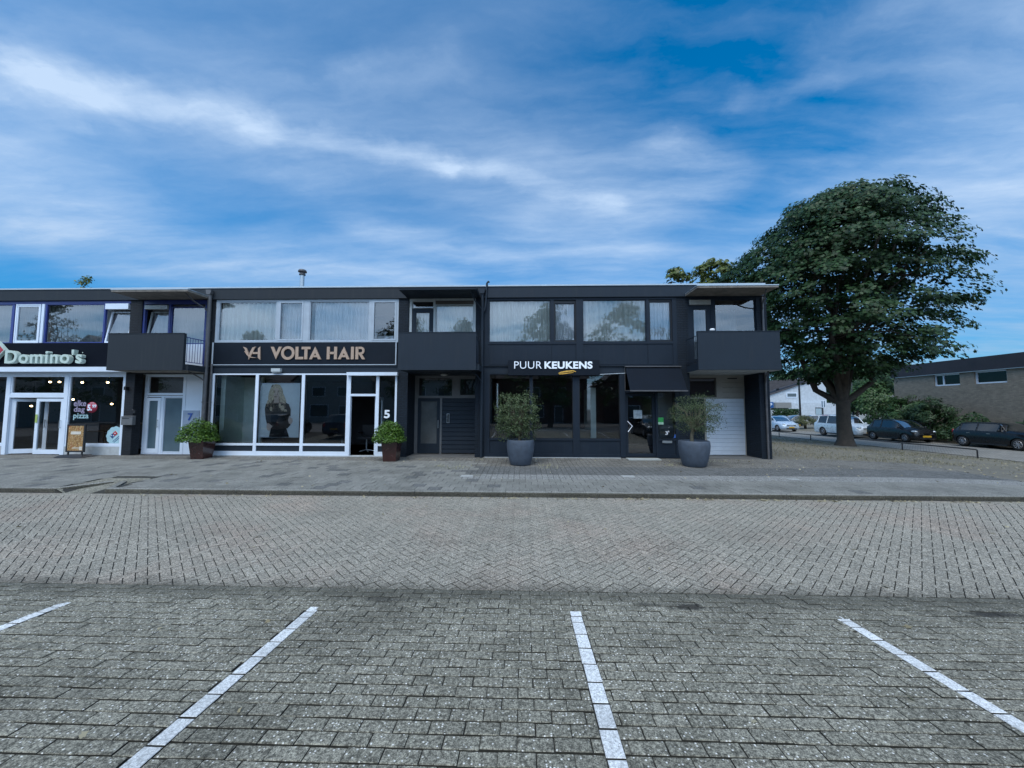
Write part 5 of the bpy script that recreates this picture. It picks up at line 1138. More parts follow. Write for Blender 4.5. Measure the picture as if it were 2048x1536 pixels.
# crowns showing over the roofs
def crownpx(name,label,pts,Y,seed,lm,ncl,per,ls,fork_z,tr=.12,zg=0.,**k):
    cx=np.mean([(PX(l,v,Y)+PX(r_,v,Y))/2 for v,l,r_ in pts]); pr=[(PZ((l+r_)/2,v,Y),(PX(l,v,Y)+PX(r_,v,Y))/2-cx,(PX(r_,v,Y)-PX(l,v,Y))/2) for v,l,r_ in pts]
    return tree(name,label,cx,Y,zg,pr,tr,fork_z,ncl,per,ls,lm,seed=seed,**k)
crownpx('sycamore_tree','sparse yellow green treetop just left of the big maple, above the roof',((524,1410,1440),(540,1392,1462),(560,1386,1475),(585,1395,1480),(620,1400,1490)),13.,31,L_YEL,80,26,.26,7.,clr=(.6,.5),squash=.8)
crownpx('sycamore_tree','small yellow green treetop above the roof, apart from the maple',((538,1345,1358),(550,1330,1376),(562,1330,1372),(590,1335,1372)),13.5,32,L_YEL,26,22,.24,7.,clr=(.5,.4),branches=4)
crownpx('birch_tree','tiny wispy treetop above the roof of the pizza shop',((556,172,176),(566,162,184),(576,158,188),(600,158,188)),14.,33,L_YEL,36,12,.14,6.,tr=.06,clr=(.35,.7),branches=6)
# ================================================================== RIGHT HAND SIDE
# low tubular rail along the verge
RX=19.0; ys_=[CAM[1]+d for d in (16.82,20.02,23.1,26.19,29.33,32.5,35.7)]
rl_=thing('guard_rail','low black tubular rail running along the verge beside the side street','rail',(RX,ys_[0],zt(RX,ys_[0])))
zr=lambda y: zt(RX,y)+.36
mb=MB(); mb.tube([(RX,ys_[0],zr(ys_[0])-.05),(RX,ys_[0]+.015,zr(ys_[0])-.015),(RX,ys_[0]+.05,zr(ys_[0]))]+[(RX,y,zr(y)) for y in ys_[1:]],.026,8); mb.build('rail_tube',BLACKM,rl_)
for y in ys_: mb=MB(); mb.tube([(RX,y,zt(RX,y)-.1),(RX,y,zr(y)-.03)],.026,8); mb.build('post',BLACKM,rl_)
# cars --------------------------------------------------------------
TYRE=mat('tyre_rubber',(.012,.012,.012),.8); RIM=mat('alloy_rim',(.30,.31,.33),.4,.5); CARGL=glassmat('car_glass',.04,1.3,(.10,.12,.13)); SCRGL=glassmat('windscreen_glass',.34,1.5,(.3,.33,.34)); LENS=mat('headlamp_lens',(.50,.55,.58),.12,.3,var=.2,scale=20.); REDLENS=mat('tail_lamp_lens',(.25,.01,.012),.2); PLATE=mat('yellow_plate',(.55,.33,.03),.4); TRIM=mat('black_trim',(.014,.014,.016),.5); CHROME=mat('chrome',(.6,.62,.65),.15,.9)
def paint(n,c,r=.28): return mat(n,c,r,.15,var=.04,spec=.5,coat=.12)
def car(name,label,loc,rz,L,Wd,H,pm,kind='hatch',group='parked cars',roofm=None,wr_=.31,wb=None,detail=True,rack=False):
    "x forward; built round the origin, then the empty carries position and heading"
    T=thing(name,label,'car',(0,0,0),group); w=Wd/2; hl=L/2; wb=wb or L*.62
    xf,xr=hl-L*.185,hl-L*.185-wb
    K_={'hatch':dict(nose=.62,cowl=.27,rs=.02,re=-.37,tail=-.485,belt=.62,hood=.64,cz=.66),'mini':dict(nose=.66,cowl=.17,rs=.06,re=-.37,tail=-.45,belt=.66,hood=.68,cz=.70),
        'suv':dict(nose=.56,cowl=.20,rs=.04,re=-.40,tail=-.485,belt=.60,hood=.62,cz=.63),'sedan':dict(nose=.56,cowl=.23,rs=.03,re=-.24,tail=-.40,belt=.62,hood=.62,cz=.66),'wagon':dict(nose=.50,cowl=.20,rs=.03,re=-.38,tail=-.48,belt=.60,hood=.60,cz=.64)}[kind]
    zb=.20; belt=K_['belt']*H
    # stations: x, bottom, side top(belt), top z, width scale at body, top half width, roofness
    xc,xs,xe,xt=K_['cowl']*L,K_['rs']*L,K_['re']*L,K_['tail']*L
    S=[]
    def st(x,b,be,top,ws,tw): S.append((x,b,be,top,ws,tw))
    st(hl,.38,.50*belt,.62*belt,.62,.50); st(hl-.03,.24,.56*belt,.72*belt,.78,.62); st(hl-.12,.20,.70*belt,K_['nose']*H*.93,.90,.70); st(hl-.35,.19,.84*belt,K_['nose']*H*1.0,.97,.74)
    st((hl-.35+xc)/2,.19,.93*belt,K_['hood']*H,.99,.76); st(xc,.19,.97*belt,K_['cz']*H,1.,.80)
    for i in range(1,4): f=i/4; st(xc+(xs-xc)*f,.19,belt,K_['cz']*H+(H*.985-K_['cz']*H)*math.sin(f*math.pi/2)**.95,1.,.80-.06*f)
    st(xs,.19,belt,H*.985,1.,.73); st((xs+xe)/2,.19,belt*1.01,H,1.,.72); st(xe,.19,belt*1.03,H*.965,.99,.70)
    for i in range(1,3): f=i/3; st(xe+(xt-xe)*f,.2,belt*(1.03),H*.965+(belt*1.06-H*.965)*f,.98,.70+.03*f)
    st(xt,.21,belt*1.02,belt*1.07,.96,.74)
    if kind=='sedan': st(-hl+.25,.22,belt*1.0,belt*1.05,.95,.74)
    st(-hl+.08,.25,belt*.90,belt*.97,.90,.72); st(-hl,.32,belt*.62,belt*.75,.80,.66)
    rings=[]
    for (x,b,be,top,ws,tw) in S:
        W0=w*ws; h=[(x,0,b),(x,W0*.80,b),(x,W0*.955,b+.08),(x,W0*1.0,b+(be-b)*.45),(x,W0*.985,b+(be-b)*.80),(x,W0*.94,be),(x,w*tw*ws,max(top-.035,be+.01) if top>be+.05 else top),(x,w*tw*ws*.62,top+.012),(x,0,top+.02)]
        rings.append(h)
    n=9; V=[]
    for h in rings: V+= h+[(x,-y,z) for (x,y,z) in h[-2:0:-1]]
    m_=16; nb=len(rings)
    Fb=[];Fw=[];Fs_=[];Fr=[]; ic=5; is_=9; ie=11
    it=[i for i,s_ in enumerate(S) if abs(s_[0]-xt)<1e-6][0]
    for i in range(nb-1):
        for j in range(m_):
            f=(i*m_+j,(i+1)*m_+j,(i+1)*m_+(j+1)%m_,i*m_+(j+1)%m_)
            top=j in (6,7,8,9); side=j in (5,10)
            if top and ic<=i<is_: Fw.append(f)
            elif side and ic+1<=i<ie: Fs_.append(f)
            elif top and ie<=i<it and kind!='x': Fr.append(f)
            else: Fb.append(f)
    Fb.append(tuple(range(m_))[::1]); Fb.append(tuple(range((nb-1)*m_,nb*m_))[::-1])
    body=mesh_obj('body',V,Fb,pm,T,None,True)
    # wheel arches cut with cylinders
    cut=MB()
    for X_ in (xf,xr):
        for s_ in (-1,1): cut.lathe([(0,-.16),(wr_*1.13,-.16),(wr_*1.13,.16),(0,.16)],(X_,s_*(w-.08),wr_),24,0,'y',False)
    co=cut.build('cutter',TRIM,None)
    body.data.polygons.foreach_set('use_smooth',[True]*len(body.data.polygons))
    if detail:
        so_=body.modifiers.new('s','SOLIDIFY'); so_.thickness=.02; so_.offset=-1
        bm_=body.modifiers.new('b','BOOLEAN'); bm_.operation='DIFFERENCE'; bm_.object=co; bm_.solver='EXACT'
        dg=bpy.context.evaluated_depsgraph_get(); me=bpy.data.meshes.new_from_object(body.evaluated_get(dg)); body.modifiers.clear(); body.data=me
    bpy.data.objects.remove(co)
    try: body.data.set_sharp_from_angle(angle=R(38))
    except Exception: pass
    mesh_obj('windscreen',V,Fw,SCRGL,T,None,True); [mesh_obj('side_window',V,ff_,CARGL,T,None,True) for ff_ in ([f for f in Fs_ if V[f[0]][1]>0],[f for f in Fs_ if V[f[0]][1]<0]) if ff_]; mesh_obj('rear_window',V,Fr,CARGL,T,None,True)
    # dark cabin seen through the glass
    mb=MB(); mb.box(xt+.15,xc-.1,-w*.80,w*.80,.3,belt*.96); mb.box(xt+.4,xs+.0,-w*.5,w*.5,belt*.96,belt+.22); mb.build('cabin',TRIM,T)
    # pillars
    mb=MB()
    def ringpt(i,k): return V[i*m_+k]
    for k,kk in ((5,6),(11,10)):
        mb.tube([ringpt(ic,kk)]+[ringpt(i,kk) for i in range(ic+1,it+1)],.030,6)
        for xi in (is_+0,):
            pass
        for i in ((is_+1),): mb.tube([ringpt(i,k),ringpt(i,kk)],.035,6)
        mb.tube([ringpt(ic+1,k),ringpt(ic+2,kk)],.012,5); mb.tube([ringpt(ie,k),ringpt(ie,kk)],.035,6)
    mb.build('pillar',roofm or pm,T)
    for s_ in (-1,1):
        mb=MB(); mb.ell((xc-.12,s_*(w+.07),belt+.06),(.07,.10,.065),0,6); mb.tube([(xc-.12,s_*(w-.06),belt+.01),(xc-.12,s_*(w+.04),belt+.05)],.02,5); mb.build('mirror',pm,T)
        mb=MB(); hx=hl-.16; 
        mb.ell((hx-.10,s_*w*.70,.80*belt*.98),(.24,.155,.085),0,8); mb.build('headlight',LENS,T)
        mb=MB(); mb.ell((-hl+.08,s_*w*.78,belt*.90),(.07,.09,.15),0,7); mb.build('tail_light',REDLENS,T)
        for X_ in (xf,xr):
            wh=MB(); wh.lathe([(wr_*.62,-.10),(wr_*.9,-.105),(wr_,-.07),(wr_,.07),(wr_*.9,.105),(wr_*.62,.10)],(X_,s_*(w-.115),wr_),24,0,'y'); 
            wh.lathe([(0,-.06),(wr_*.6,-.06),(wr_*.6,.06),(0,.06)],(X_,s_*(w-.115),wr_),20,0,'y',False)
            wo_=wh.build('wheel',TYRE,T)
            rm=MB(); yy_=s_*(w-.018)
            rm.lathe([(wr_*.60,-.03),(wr_*.68,-.012*1),(wr_*.66,.012),(wr_*.60,.03)],(X_,yy_-s_*.012,wr_),22,0,'y')
            for k in range(7 if kind!='mini' else 9):
                g_=2*math.pi*k/(7 if kind!='mini' else 9); rm.tube([(X_,yy_-s_*.01,wr_),(X_+wr_*.62*math.cos(g_),yy_-s_*.012,wr_+wr_*.62*math.sin(g_))],.022,5)
            rm.ell((X_,yy_-s_*.01,wr_),(.055,.02,.055),0,5); rm.build('rim',RIM,wo_)
    mb=MB(); mb.box(hl-.005,hl+.014,-.26,.26,.36,.47); mb.build('number_plate',PLATE,T); mb=MB(); mb.box(-hl-.014,-hl+.005,-.26,.26,.50,.61); mb.build('number_plate',PLATE,T)
    mb=MB(); mb.box(hl-.10,hl+.004,-w*.55,w*.55,.24,.34); mb.box(hl-.10,hl-.012,-w*.48,w*.48,.66*belt,.74*belt); mb.build('grille',TRIM,T)
    mb=MB(); mb.box(hl-.06,hl-.0,-w*.52,w*.52,.60*belt,.625*belt); mb.build('chrome_strip',CHROME,T)
    for s_ in (-1,1):
        for xx in ((xs+xc)/2-.55,xr+.25): mb=MB(); mb.box(xx,xx+.16,s_*w*.985-.01,s_*w*.985+.012*1,belt*.84,belt*.87); mb.build('door_handle',CHROME if kind=='mini' else pm,T)
        mb=MB(); mb.box(xr+.45,xf-.45,s_*(w-.035),s_*(w+.004),.19,.27); mb.build('sill',TRIM,T)
        if rack: mb=MB(); mb.tube([(xs-.1,s_*w*.66,H+.0),(xs-.3,s_*w*.66,H+.05),(xe+.3,s_*w*.66,H+.04),(xe+.1,s_*w*.66,H-.02)],.016,6); mb.build('roof_rail',CHROME,T)
    T.location=loc; T.rotation_euler=(0,0,rz); return T
WH=paint('white_car_paint',(.62,.68,.72)); DK=paint('dark_grey_car_paint',(.009,.010,.012)); BK=paint('black_car_paint',(.006,.007,.009)); LB=paint('pale_blue_car_paint',(.45,.55,.66)); SV=paint('silver_beige_car_paint',(.28,.27,.25)); RD=paint('red_car_paint',(.30,.02,.02)); NB=paint('dark_blue_car_paint',(.010,.018,.05))
gz=-.445; H90=R(-90)
car('parked_car','white compact suv parked partly behind the maple trunk',(25.9,18.4,gz),H90,4.43,1.81,1.68,WH,'suv',wb=2.6,wr_=.34,rack=True)
car('parked_car','dark grey small hatchback with silver lamps, parked between the white suv and the black car',(25.98,13.95,gz),H90,3.50,1.63,1.47,DK,'hatch',wb=2.34,wr_=.29)
car('parked_car','black compact hatchback with chrome door handles, parked at the right edge of the picture',(26.87,8.94,gz),H90,3.98,1.73,1.43,BK,'mini',wb=2.57,wr_=.31)
car('parked_car','pale blue white car, its nose showing past the corner of the shops',(25.9,26.8,gz),H90,4.40,1.78,1.45,LB,'sedan',wr_=.31)
# cars standing far off on the other car park
def far(u,D,label,pm,kind,rz,L=4.3,H=1.45,detail=False):
    y=D-13.5; car('parked_car',label,(PX(u,840,y),y,gz),rz,L,1.78,H,pm,kind,detail=detail)
far(1560,46,'far dark car facing the street, just behind the pale blue car',DK,'wagon',R(-70))
far(1592,49,'far silver beige saloon standing left of the round roadside bush',SV,'sedan',R(180),4.6)
far(1622,50,'far white car standing right of the round roadside bush',WH,'sedan',R(175),4.4)
far(1641,50.5,'far red hatchback between the roadside bush and the white suv',RD,'hatch',R(165),4.0)
# brown brick hall with dark fascia
BX=30.;
def su(u,v=790):
    d=ray(u,v); return d[0]/d[1]
BRN=brickmat('brown_hall_brick',(.29,.25,.20),(.22,.20,.17),bump=.4,w=.22,h=.075,var=.25)
y0_,y1_=2.0,None
yb=BX/su(1789)-13.5
hall=thing('brick_hall','brown brick hall with a dark fascia and two strip windows beyond the parked cars','building',(BX,10,-.3))
htop=PZ(1790,734,yb); hf=PZ(1790,756,yb)
wins=[]
for (u0,u1,v0,v1) in ((1869.5,1922,748,770.5),(1951,2017,739,766.5)):
    ya=BX/su(u1)-13.5; yc=BX/su(u0)-13.5; wins.append((ya,yc,PZ((u0+u1)/2,v1,(ya+yc)/2),hf-.10))
wz_=min(w_[2] for w_ in wins)
mb=MB(); ye0=-26.; mb.box(BX,BX+.3,ye0,yb,-.4,wz_); 
ys2=[ye0]
for (a,b_,c_,d2) in sorted(wins): ys2+=[a,b_]
ys2.append(yb)
for i in range(0,len(ys2),2): mb.box(BX,BX+.3,ys2[i],ys2[i+1],wz_+.0005,hf)
mb.box(BX+.301,BX+22,yb-.3,yb,-.4,hf); mb.build('wall',BRN,hall)
mb=MB(); mb.box(BX-.12,BX+22,ye0,yb+.12,hf+.001,htop); mb.build('fascia',mat('dark_hall_fascia',(.028,.026,.034),.6,var=.25,scale=1.5,streak=.2),hall)
mb=MB(); mb.box(BX-.14,BX+.2,ye0,yb+.14,hf-.03,hf); mb.build('trim',ALU,hall)
for i,(a,b_,c_,d2) in enumerate(sorted(wins)):
    mb=MB(); t_=.09; mb.box(BX+.10,BX+.18,a,a+t_,wz_,hf-.031); mb.box(BX+.10,BX+.18,b_-t_,b_,wz_,hf-.031); mb.box(BX+.08,BX+.18,a+t_,b_-t_,wz_,wz_+t_); mb.box(BX+.10,BX+.18,a+t_,b_-t_,hf-.031-t_,hf-.032)
    if i==1: mb.box(BX+.10,BX+.18,b_-(b_-a)*.36,b_-(b_-a)*.36+t_,wz_+t_,hf-.031-t_)
    w_=mb.build('window',WHITE,hall); mesh_obj('pane',[(BX+.15,a,wz_),(BX+.15,b_,wz_),(BX+.15,b_,hf-.03),(BX+.15,a,hf-.03)],[(0,3,2,1)],G_BLK,w_)
mb=MB(); mb.box(BX+.35,BX+.4,ye0,yb-.35,wz_-1,hf); mb.build('interior',DARKIN,hall)
mb=MB(); mb.box(BX-.3,BX+3,yb+.12,yb+5.5,2.72,2.86); mb.build('porch_roof',OFFW,hall)
mb=MB(); mb.tube([(BX+2,3.2,htop),(BX+2,3.2,htop+.45)],.02,5); mb.tube([(BX+2,1.6,htop+.45),(BX+2,4.6,htop+.42)],.02,5); mb.build('aerial',ZINC,hall)
# white gabled house far off
Dh=62.; Yh=Dh-13.5; WREN=brickmat('white_painted_house_brick',(.46,.50,.54),(.40,.44,.47),bump=.2,w=.22,h=.075,var=.04)
hs_=thing('white_house','white gabled house with a grey tiled roof at the end of the street','house',(PX(1600,800,Yh),Yh,-.4))
def hp(u,v,Y=Yh): return (PX(u,v,Y),PZ(u,v,Y))
gx0,gx1=PX(1500,800,Yh),PX(1653,800,Yh)
pk=hp(1647,753.5); sl=(hp(1541,789.5)[1]-pk[1])/(hp(1541,789.5)[0]-pk[0]); zl_=pk[1]+sl*(gx0-pk[0])
mb=MB(); mb.prism([(gx0,-.5),(gx1,-.5),(gx1,hp(1652,762)[1]),pk,(gx0,max(zl_,0.5))],Yh,Yh+9); mb.build('wall',WREN,hs_)
ROOFG=brickmat('grey_roof_tile',(.075,.070,.075),(.04,.04,.04),bump=.6,w=.3,h=.12,var=.2)
mb=MB(); a=hp(1541,789.5); mb.prism([(gx0,zl_),(pk[0],pk[1]),(pk[0],pk[1]+.12),(gx0,zl_+.12)],Yh-.2,Yh+9.2); mb.prism([(gx0-2,zl_+.2),(hp(1630,758)[0],hp(1630,758)[1]+.15),(hp(1560,758)[0],hp(1560,758)[1]-.1),(gx0-2,hp(1541,764)[1]-.6)],Yh+.4,Yh+1.0); mb.build('roof',ROOFG,hs_)
mb=MB(); mb.prism([hp(1500,775,Yh+9.3),hp(1596,770,Yh+9.3),hp(1600,758,Yh+9.3),hp(1500,770,Yh+9.3)],Yh+9.21,Yh+9.4); mb.build('rear_wall',WREN,hs_)
mb=MB(); c0,c1=PX(1552,760,Yh+1.5),PX(1555,760,Yh+1.5); mb.box(c0,c1,Yh+1.3,Yh+1.6,3,PZ(1553,760,Yh+1.5)); mb.build('chimney',BLACKM,hs_)
def hwin(u0,v0,u1,v1):
    x0,x1,z0,z1=rect(u0,v0,u1,v1,Yh-.02); mb=MB(); bars(mb,(x0,x1,z0,z1),(.10,)*4,Yh-.06,Yh-.002); w_=mb.build('window',WHITE,hs_); pane(w_,(x0+.1,x1-.1,z0+.1,z1-.1),Yh-.02,mat('dull_house_pane',(.06,.08,.09),.15,spec=.8))
hwin(1573,785.5,1594,795)
lw0,lw1=PX(1583,820,Yh-.6),PX(1673,820,Yh-.6); mb=MB(); mb.box(lw0,lw1,Yh-.6,Yh-.001,-.5,PZ(1640,806,Yh-.6)); mb.box(gx1+.01,lw1,Yh+.0,Yh+6,-.5,PZ(1660,806,Yh-.6)); mb.build('low_wing',WREN,hs_)
x0,x1,z0,z1=rect(1631,815,1646,829,Yh-.62); mb=MB(); mb.box(x0,x1,Yh-.66,Yh-.601,z0,z1); w_=mb.build('window',BLACKM,hs_); pane(w_,(x0,x1-.25,z0,z1-.15),Yh-.665,mat('dull_pale_pane',(.28,.36,.40),.3))
# trailer, hedge, poles, signs
o=thing('trailer','grey box trailer standing against the white house','trailer',(PX(1568,812,Yh-4),Yh-4,-.4)); x0,x1,z0,z1=rect(1551,805,1583,816,Yh-4); mb=MB(); mb.box(x0,x1,Yh-4,Yh-2,z0,z1); mb.build('box',mat('trailer_grey',(.20,.20,.19),.6,var=.15),o); mb=MB(); mb.box(x0+.3,x1-.4,Yh-3.9,Yh-2.2,z0-.25,z0-.002); mb.build('chassis',BLACKM,o)
for xx in (x0+.9,x1-1.): mb=MB(); mb.lathe([(0,-.1),(.33,-.1),(.33,.1),(0,.1)],(xx,Yh-3.9,-.13),14,0,'y',False); mb.build('wheel',TYRE,o)
def bush(name,label,cx,cy,r,zg,H,n,ls,lm,seed,shape='oval',cat='bush',group=None,stems=5):
    rs=np.random.RandomState(seed); s=thing(name,label,cat,(cx,cy,zg),group); mb=MB()
    for k in range(stems):
        g_=rs.rand()*6.28; e=rs.uniform(.2,.6); mb.tube([(cx+.1*math.cos(g_),cy+.1*math.sin(g_),zg-.05),(cx+r[0]*e*.5*math.cos(g_),cy+r[1]*e*.5*math.sin(g_),zg+H*.5),(cx+r[0]*e*math.cos(g_),cy+r[1]*e*math.sin(g_),zg+H*.85)],[.05,.035,.01],5)
    mb.build('stem',BARK,s); ncl=max(8,n//60); P_=[];N_=[]
    for k in range(ncl):
        d=rs.normal(size=3); d/=np.linalg.norm(d); d[2]=abs(d[2])*1.0-.15; q=rs.uniform(.55,1.); c=np.array([cx+d[0]*r[0]*q,cy+d[1]*r[1]*q,zg+H*.45+d[2]*H*.5*q]); cr=rs.uniform(.16,.34)*min(r[0],r[1],H); m2=60
        dd=rs.normal(size=(m2,3)); dd/=np.linalg.norm(dd,axis=1,keepdims=True); dd*=rs.rand(m2,1)**.5; pp=c+dd*cr*np.array([1.2,1.2,.8]); pp[:,2]=np.maximum(pp[:,2],zg+.02); P_.append(pp); N_.append(d+dd*.4+rs.normal(size=(m2,3))*.4+np.array([0,0,.5]))
    P_=np.concatenate(P_);N_=np.concatenate(N_); leaves('foliage',P_,N_,rs.uniform(.7,1.3,len(P_))*ls,lm,s,shape,seed); return s
xh=PX(1567,825,Yh-5.5); rs=np.random.RandomState(5); hh=thing('hedge','clipped green hedge below the grey trailer','hedge',(xh,Yh-6,-.45)); w2=(PX(1590,825,Yh-6)-PX(1541,825,Yh-6))/2; zt2=PZ(1567,818,Yh-6)
pp=np.stack([xh+rs.uniform(-w2,w2,3500),Yh-6+rs.uniform(-.5,.5,3500),rs.uniform(-.4,zt2,3500)],1); leaves('foliage',pp,rs.normal(size=pp.shape)+np.array([0,-.6,.8]),rs.uniform(.15,.3,3500),L_DARKG,hh,'oval',5)
def pole(name,label,cat,u,v0,v1,D,r_,m):
    y=D-13.5; x=PX(u,v1,y); o=thing(name,label,cat,(x,y,gz)); mb=MB(); mb.tube([(x,y,gz),(x,y,gz+1.)],[r_*1.5,r_*1.5],8); mb.tube([(x,y,gz+1.),(x,y,PZ(u,v0,y))],[r_*1.2,r_*.7],8); mb.build('pole',m,o); return o,x,y
o,x,y=pole('street_lamp','dark street lamp post standing before the white house','street lamp',1601,640,835,46,.09,BLACKM); zt3=PZ(1601,640,y); mb=MB(); mb.lathe([(0,0),(.28,.02),(.30,.12),(.12,.25),(0,.27)],(x,y,zt3),14); mb.build('lamp_head',BLACKM,o)
o,x,y=pole('street_lamp','dark street lamp post among the bushes right of the maple trunk','street lamp',1707,700,840,36,.07,ZINC); zt3=PZ(1707,700,y); mb=MB(); mb.lathe([(0,0),(.25,.02),(.27,.12),(.1,.22),(0,.24)],(x,y,zt3),14); mb.build('lamp_head',ZINC,o)
o,x,y=pole('parking_sign','blue square parking sign on a pale pole at the corner of the shops','sign',1542,804,835,38.5,.03,ALU); z1=PZ(1542,804,y); mb=MB(); mb.box(x-.26,x+.26,y-.05,y-.035,z1-.56,z1); mb.build('sign_plate',mat('sign_blue',(.01,.09,.30),.4),o); text('P',x-.12,x+.14,z1-.47,z1-.09,y-.056,.005,WHITE,o,bold=.03)
o,x,y=pole('street_sign','white sign with two blue upright bands on a pole right of the white house door','sign',1647,801,832,48,.03,ZINC); z1=PZ(1647,801,y); mb=MB(); mb.box(x-.23,x+.23,y-.05,y-.035,z1-.85,z1); mb.build('sign_plate',WHITE,o); mb=MB(); mb.box(x-.20,x-.05,y-.054,y-.0505,z1-.8,z1-.05); mb.build('blue_band',mat('slate_blue',(.06,.12,.17),.5),o); mb=MB(); mb.box(x+.06,x+.20,y-.054,y-.0505,z1-.8,z1-.05); mb.build('blue_band',mat('slate_blue',(.06,.12,.17)),o)
# bushes and trees beyond the cars
bush('bush','round dry green bush by the kerb left of the white suv',PX(1612,850,27.5),27.5,(1.25,1.1),gz+.1,1.55,2400,.10,leafmat('dry_green_leaf',(.06,.075,.03),(.13,.14,.06),.6,1.),51)
bush('bush','tall leafy green bush between the white suv and the brick hall',PX(1750,830,20.5),20.5,(2.1,2.1),-.3,5.4,14000,.16,L_MID,52,cat='bush',stems=7)
bush('bush','darker bush behind the tall leafy bush',PX(1740,830,27.),27.,(2.6,2.4),-.3,6.4,9000,.2,L_DARKG,53,stems=7)
bush('sumac_bush','feathery green sumac bush against the brick hall',PX(1815,830,16.3),16.3,(1.3,1.6),-.3,3.5,5200,.20,L_MID,54,'slim')
bush('sumac_bush','smaller darker sumac bush right of the feathery one',PX(1862,830,14.),14.,(1.1,1.4),-.3,3.3,3800,.18,L_DARKG,55,'slim')
rs=np.random.RandomState(61); N=26000; yy2=rs.uniform(-6,22,N); xx2=28.6+rs.uniform(-1.4,1.35,N); hgt=1.25+.35*np.sin(yy2*1.1)+.3*np.sin(yy2*2.7+1)+.2*np.sin(xx2*4); zz2=-.3+np.maximum(.05,hgt*rs.rand(N)**.5*np.clip(1-np.abs((xx2-28.8)/1.7)**2,0,1))
iv=tag(leaves('ivy_bank',np.stack([xx2,yy2,zz2],1),rs.normal(size=(N,3))*.5+np.array([-.5,0,.9]),rs.uniform(.10,.22,N),L_DARKG,None,'oval',61),'low mass of ivy and undergrowth along the foot of the brick hall','undergrowth',kind='stuff')
for i,(u,D,vt,rw,lm,lab) in enumerate(((1600,76,738,4.5,L_MID,'far tree behind the roof of the white house, left one'),(1668,72,728,4.,L_DARKG,'far dark tree just right of the white house gable'),(1712,66,742,3.6,L_MID,'far mid green tree behind the second lamp post'),(1748,70,734,4.2,L_DARKG,'far dark tree between the lamp post and the brick hall'),(1790,74,722,4.2,L_MID,'far pale tree whose top shows at the corner of the brick hall'),(1558,82,745,4.,L_DARKG,'far tree at the very corner of the shops'))):
    y=D-13.5; x=PX(u,780,y); zt3=PZ(u,vt,y); tree('background_tree',lab,x,y,-.4,[(1.2,0,rw*.6),(2.6,0,rw*.95),((zt3+1)*.55,0,rw),(zt3*.85,0,rw*.7),(zt3,0,rw*.2)],.2,1.6,110,60,.42,lm,'trees beyond the side street',70+i,branches=5,clr=(1.1,.6),shape='oval')
# verge: dry grass, weeds, fallen leaves
def blades(name,label,XY,hs,ws,m,seed,cat='grass'):
    rs=np.random.RandomState(seed); N=len(XY); z=np.array([zt(a,b) for a,b in XY]); th=rs.rand(N)*6.28; lean=rs.normal(size=(N,2))*.5
    b0=np.stack([XY[:,0]-np.cos(th)*ws,XY[:,1]-np.sin(th)*ws,z],1); b1=np.stack([XY[:,0]+np.cos(th)*ws,XY[:,1]+np.sin(th)*ws,z],1); t_=np.stack([XY[:,0]+lean[:,0]*hs,XY[:,1]+lean[:,1]*hs,z+hs],1)
    V=np.stack([b0,b1,t_],1).reshape(-1,3); me=bpy.data.meshes.new(name); me.vertices.add(3*N); me.vertices.foreach_set('co',V.astype(np.float32).ravel()); me.loops.add(3*N); me.loops.foreach_set('vertex_index',np.arange(3*N,dtype=np.int32)); me.polygons.add(N); me.polygons.foreach_set('loop_start',np.arange(0,3*N,3,dtype=np.int32)); me.update(calc_edges=True)
    a=me.attributes.new('tint','FLOAT','POINT'); a.data.foreach_set('value',np.repeat(rs.rand(N),3).astype(np.float32)); me.materials.append(m); o=bpy.data.objects.new(name,me); COL.objects.link(o); return tag(o,label,cat,kind='stuff')
L_GR=leafmat('dry_grass',(.17,.155,.10),(.27,.245,.17),.7,.8); L_GR2=leafmat('weed_green',(.07,.09,.035),(.15,.155,.075),.7,.8)
rs=np.random.RandomState(81); N=26000; X_=rs.uniform(8.6,19.2,N); Y_=rs.uniform(-.2,26.,N)**1.0; nz=np.sin(X_*1.3+1)*np.sin(Y_*1.1)+np.sin(X_*.6+Y_*.9)+rs.normal(size=N)*.6
k_=nz>.1; k_&=~((X_<8.6)); blades('verge_grass','thin dry yellowish grass covering the verge under the maple',np.stack([X_[k_],Y_[k_]],1),rs.uniform(.03,.10,k_.sum()),.009,L_GR,82)
N=6000; X_=rs.uniform(8.8,19.3,N); Y_=rs.uniform(.5,24.,N); nz=np.sin(X_*.9+2)*np.sin(Y_*.8+1)+rs.normal(size=N)*.5; k_=nz>.3; blades('green_weeds','scattered low green weeds in the verge under the maple',np.stack([X_[k_],Y_[k_]],1),rs.uniform(.03,.09,k_.sum()),.011,L_GR2,83)
# fallen leaves: on the kerb, on the verge and here and there on the road
pts=[];
def sc(x0,x1,y0,y1,n,cl=0):
    for _ in range(n):
        if cl and rs.rand()<.75:
            cx=x0+(x1-x0)*(int(rs.rand()*cl)+.5)/cl+rs.normal()*.2; x=min(max(cx,x0),x1)
        else: x=rs.uniform(x0,x1)
        y=rs.uniform(y0,y1); pts.append((x,y,zt(x,y)+.012))
sc(-1,11.5,YK-.16,YK-.03,300,9); sc(-9,-1,YK-.16,YK-.03,60,8); sc(-9,8,-1.3,-.1,110); sc(12.9,18.8,-3.5,3,420); sc(9,18.8,-2,12,260); sc(-11,12,-4.6,-1.3,70); sc(-5,5,-12,-9.2,16); sc(-10,10,-9,-5.2,30); sc(7.2,9.5,-3,-.6,30)
pts=np.array(pts); leaves('fallen_leaves',pts,rs.normal(size=pts.shape)*.35+np.array([0,0,1.]),rs.uniform(.03,.07,len(pts)),leafmat('fallen_leaf',(.26,.22,.13),(.42,.38,.26),.7,3.),None,'maple',91)
